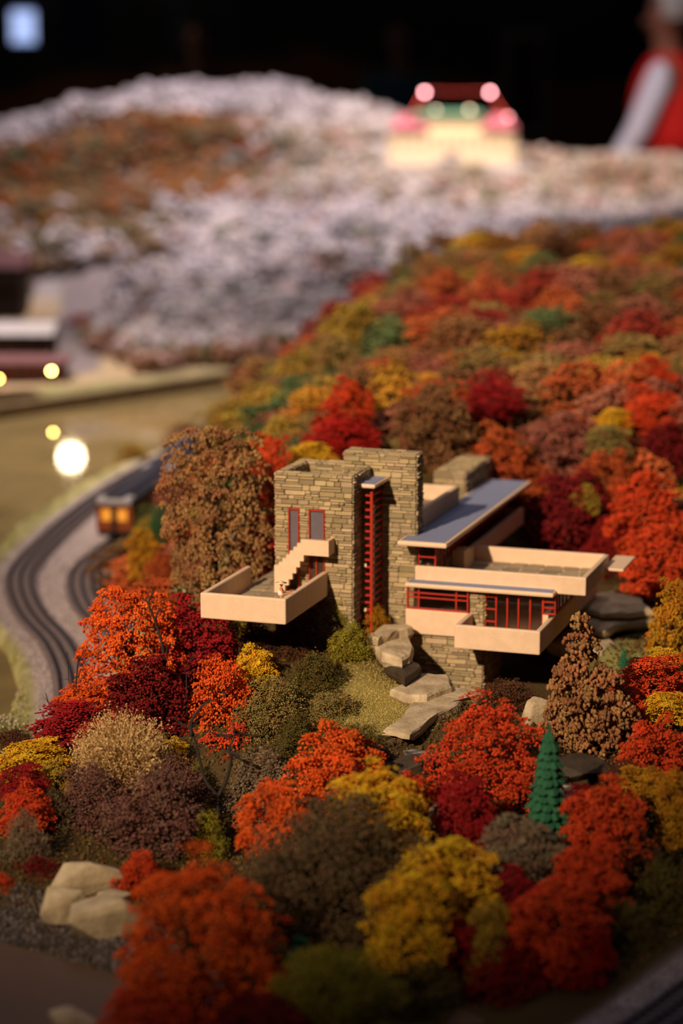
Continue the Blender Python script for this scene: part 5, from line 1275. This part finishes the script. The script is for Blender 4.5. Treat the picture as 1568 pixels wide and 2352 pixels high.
# ================================================================ PEOPLE
def skin_obj(name, verts, edges, m, parent, root_i=0, lv=2):
    me = bpy.data.meshes.new(name); me.from_pydata([v[:3] for v in verts], edges, [])
    o = link(name, me, m, parent)
    bm = bmesh.new(); bm.from_mesh(me); ly = bm.verts.layers.skin.verify(); bm.verts.ensure_lookup_table()
    for i, v in enumerate(verts):
        rx = v[3]; ry = v[4] if len(v) > 4 else rx
        bm.verts[i][ly].radius = (rx, ry); bm.verts[i][ly].use_root = (i == root_i)
    bm.to_mesh(me); bm.free()
    s = o.modifiers.new('skin', 'SKIN'); s.use_smooth_shade = True; s.branch_smoothing = .5
    u = o.modifiers.new('sub', 'SUBSURF'); u.levels = lv; u.render_levels = lv
    return o
def person(loc, rz, S, label, cat, cols, larm, rarm, hat=False, hair='short'):
    """standing figure 1.75 tall before scaling by S, facing +x, its left is +y; arms: shoulder->elbow->wrist offsets"""
    p = empty('person', loc, rz); p.scale = (S, S, S); tag(p, label, cat)
    skin = mat('skin', lin(*cols['skin']), .6)
    V = []; E = []
    def add(x, y, z, r, par=None, r2=None):
        V.append((x, y, z, r, r2 or r)); i = len(V)-1
        if par is not None: E.append((par, i))
        return i
    pel = add(0, 0, .95, .14, None, .12); wst = add(0, 0, 1.08, .13, pel, .11); ch = add(.0, 0, 1.28, .15, wst, .12); nk = add(0, 0, 1.45, .065, ch); n2 = add(.01, 0, 1.52, .055, nk); hd = add(.02, 0, 1.60, .082, n2, .09); h2 = add(.015, 0, 1.68, .085, hd, .09); add(.01, 0, 1.735, .05, h2)
    hands = []
    for s, arm in ((1, larm), (-1, rarm)):
        sh = add(0, s*.17, 1.40, .06, ch); e, wv = arm; eb = add(e[0], s*.19+s*e[1], 1.40+e[2], .042, sh); wr = add(e[0]+wv[0], s*.19+s*(e[1]+wv[1]), 1.40+e[2]+wv[2], .028, eb)
        d = Vector(wv).normalized(); d = Vector((d.x, s*d.y, d.z)); wp = Vector(V[wr][:3]); pm_ = wp+d*.06; k = add(*pm_, .030, wr, .018)
        side = Vector((1, 0, 0)) - d*d.x
        side = side.normalized() if side.length > .1 else Vector((0, 1, 0))
        nrm = d.cross(side)
        for q, (o_, ln) in enumerate(((-.028, .058), (-.010, .070), (.010, .075), (.028, .068))):
            b0 = pm_+d*.035+side*o_; k1 = add(*b0, .009, k); m1 = b0+d*ln*.5+nrm*s*.006; k2 = add(*m1, .0085, k1); add(*(m1+d*ln*.45+nrm*s*.018), .007, k2)
        t0 = wp+d*.03+side*.035; k1 = add(*t0, .010, k); add(*(t0+d*.04+side*.018), .008, k1)
        lg = add(0, s*.09, .88, .09, pel); kn = add(.02, s*.10, .50, .06, lg); an = add(-.01, s*.10, .09, .04, kn); ft = add(.06, s*.11, .035, .036, an); add(.15, s*.12, .03, .03, ft)
    body = skin_obj('body', V, E, skin, p)
    # face
    for s in (1, -1):
        bm = bmesh.new(); bmesh.ops.create_icosphere(bm, subdivisions=2, radius=.011); bmesh.ops.translate(bm, vec=(.088, s*.032, 1.635), verts=bm.verts); obj('eye', bm, M['car_black'], p)
        bm = bmesh.new(); bmesh.ops.create_icosphere(bm, subdivisions=2, radius=.028); bmesh.ops.scale(bm, vec=(.6, .35, 1), verts=bm.verts); bmesh.ops.translate(bm, vec=(.005, s*.086, 1.62), verts=bm.verts); obj('ear', bm, skin, p, smooth=True)
    bm = bmesh.new(); tube(bm, [(.085, 0, 1.635), (.11, 0, 1.60), (.09, 0, 1.588)], [.008, .015, .008], 7); obj('nose', bm, skin, p, smooth=True)
    bm = bmesh.new(); tube(bm, [(.082, -.026, 1.558), (.092, 0, 1.556), (.082, .026, 1.558)], [.004, .007, .004], 6); obj('mouth', bm, mat('lips', lin(150, 80, 70), .6), p)
    # clothes
    sm = mat('shirt', lin(*cols['shirt']), .8, .1, 20); tm = mat('trousers', lin(*cols['legs']), .85, .1, 20)
    if cols.get('sleeves', True):
        V2 = []; E2 = []
        c0 = len(V2); V2.append((0, 0, 1.0, .155, .135)); V2.append((0, 0, 1.28, .168, .135)); V2.append((0, 0, 1.42, .10, .09)); V2.append((.005, 0, 1.475, .072, .072)); E2 += [(0, 1), (1, 2), (2, 3)]
        for s, arm in ((1, larm), (-1, rarm)):
            e, wv = arm; i = len(V2); V2 += [(0, s*.175, 1.40, .075, .075), (e[0], s*.19+s*e[1], 1.40+e[2], .058, .058), (e[0]+wv[0]*.9, s*.19+s*(e[1]+wv[1]*.9), 1.40+e[2]+wv[2]*.9, .046, .046)]; E2 += [(1, i), (i, i+1), (i+1, i+2)]
        skin_obj('shirt', V2, E2, sm, p)
    else: skin_obj('shirt', [(0, 0, .98, .20, .20), (0, 0, 1.18, .20, .20), (0, 0, 1.36, .19, .19)], [(0, 1), (1, 2)], sm, p)
    if 'vest' in cols: skin_obj('vest', [(0, 0, .98, .19, .165), (0, 0, 1.15, .185, .16), (0, 0, 1.32, .182, .15), (-.005, 0, 1.43, .12, .11), (-.005, 0, 1.47, .085, .085)], [(0, 1), (1, 2), (2, 3), (3, 4)], mat('vest', lin(*cols['vest']), .7, .1, 20), p)
    T = [(0, 0, 1.0, .16, .14), (0, 0, .93, .165, .15)]; ET = [(0, 1)]
    for s in (1, -1):
        i = len(T); T += [(0, s*.095, .82, .105, .105), (.02, s*.10, .5, .078, .078), (-.01, s*.10, .10, .062, .062)]; ET += [(1, i), (i, i+1), (i+1, i+2)]
        bm = bmesh.new(); box(bm, -.06, .19, s*.115-.05, s*.115+.05, 0, .09, .03, 3); obj('shoe', bm, M['car_black'], p, smooth=True)
    skin_obj('trousers', T, ET, tm, p)
    hm = mat('hair', lin(*cols['hair']), .8, .2, 80)
    bm = bmesh.new(); bmesh.ops.create_uvsphere(bm, u_segments=20, v_segments=12, radius=.106)
    bmesh.ops.delete(bm, geom=[v for v in bm.verts if v.co.z < -.055 or (v.co.x > .055 and v.co.z < .03)], context='VERTS'); bmesh.ops.translate(bm, vec=(-.008, 0, 1.665), verts=bm.verts); obj('hair', bm, hm, p, smooth=True)
    if hat:
        bm = bmesh.new(); lathe(bm, [(.02, 1.70), (.31, 1.692), (.315, 1.702), (.125, 1.722), (.115, 1.79), (.06, 1.81), (.01, 1.812)], 24); ht = obj('straw_hat', bm, mat('straw', lin(236, 214, 170), .8, .2, 60), p, smooth=True)
        bm = bmesh.new(); lathe(bm, [(.124, 1.724), (.128, 1.726), (.124, 1.748), (.12, 1.748)], 24); obj('hat_band', bm, mat('hat_band', lin(200, 150, 110), .8), ht)
    return p
mp = atY(1532, 200, 10.05)
person((mp[0], mp[1], 0), PI-.25, 1.0, 'person in a red vest over a pale shirt walking behind the layout', 'person', dict(skin=(150, 96, 78), shirt=(206, 204, 226), vest=(206, 26, 22), legs=(168, 132, 96), hair=(206, 196, 192)), ((.10, .03, -.27), (.14, -.01, -.22)), ((-.06, .04, -.28), (-.02, 0, -.25)))
mp = atY(918, 200, 14.0)
person((mp[0], mp[1], 0), -PI/2, .98, 'dim person in a teal top standing at the mural wall', 'person', dict(skin=(120, 84, 70), shirt=(56, 92, 104), legs=(34, 34, 40), hair=(40, 30, 26)), ((.04, .03, -.28), (.08, 0, -.25)), ((.02, .04, -.28), (.05, 0, -.25)))
mp = atY(455, 180, 14.4)
person((mp[0], mp[1], 0), -PI/2+.4, .98, 'dim person in a dark brown jacket below the blue banners', 'person', dict(skin=(120, 84, 70), shirt=(72, 50, 38), legs=(30, 28, 30), hair=(30, 24, 22)), ((.04, .03, -.28), (.08, 0, -.25)), ((.02, .04, -.28), (.05, 0, -.25)))
# miniature woman leaning on the tower terrace parapet
fw = hworld(-14, 24, -24.0)
person(tuple(fw), -YAW+.35, .0215, 'tiny figure in a straw hat, white top and blue skirt leaning on terrace parapet', 'figurine', dict(skin=(214, 140, 96), shirt=(244, 236, 226), legs=(70, 62, 140), hair=(110, 70, 40), sleeves=False), ((.16, .0, -.24), (.26, -.05, .06)), ((.10, .02, -.26), (.28, -.05, .05)), hat=True)
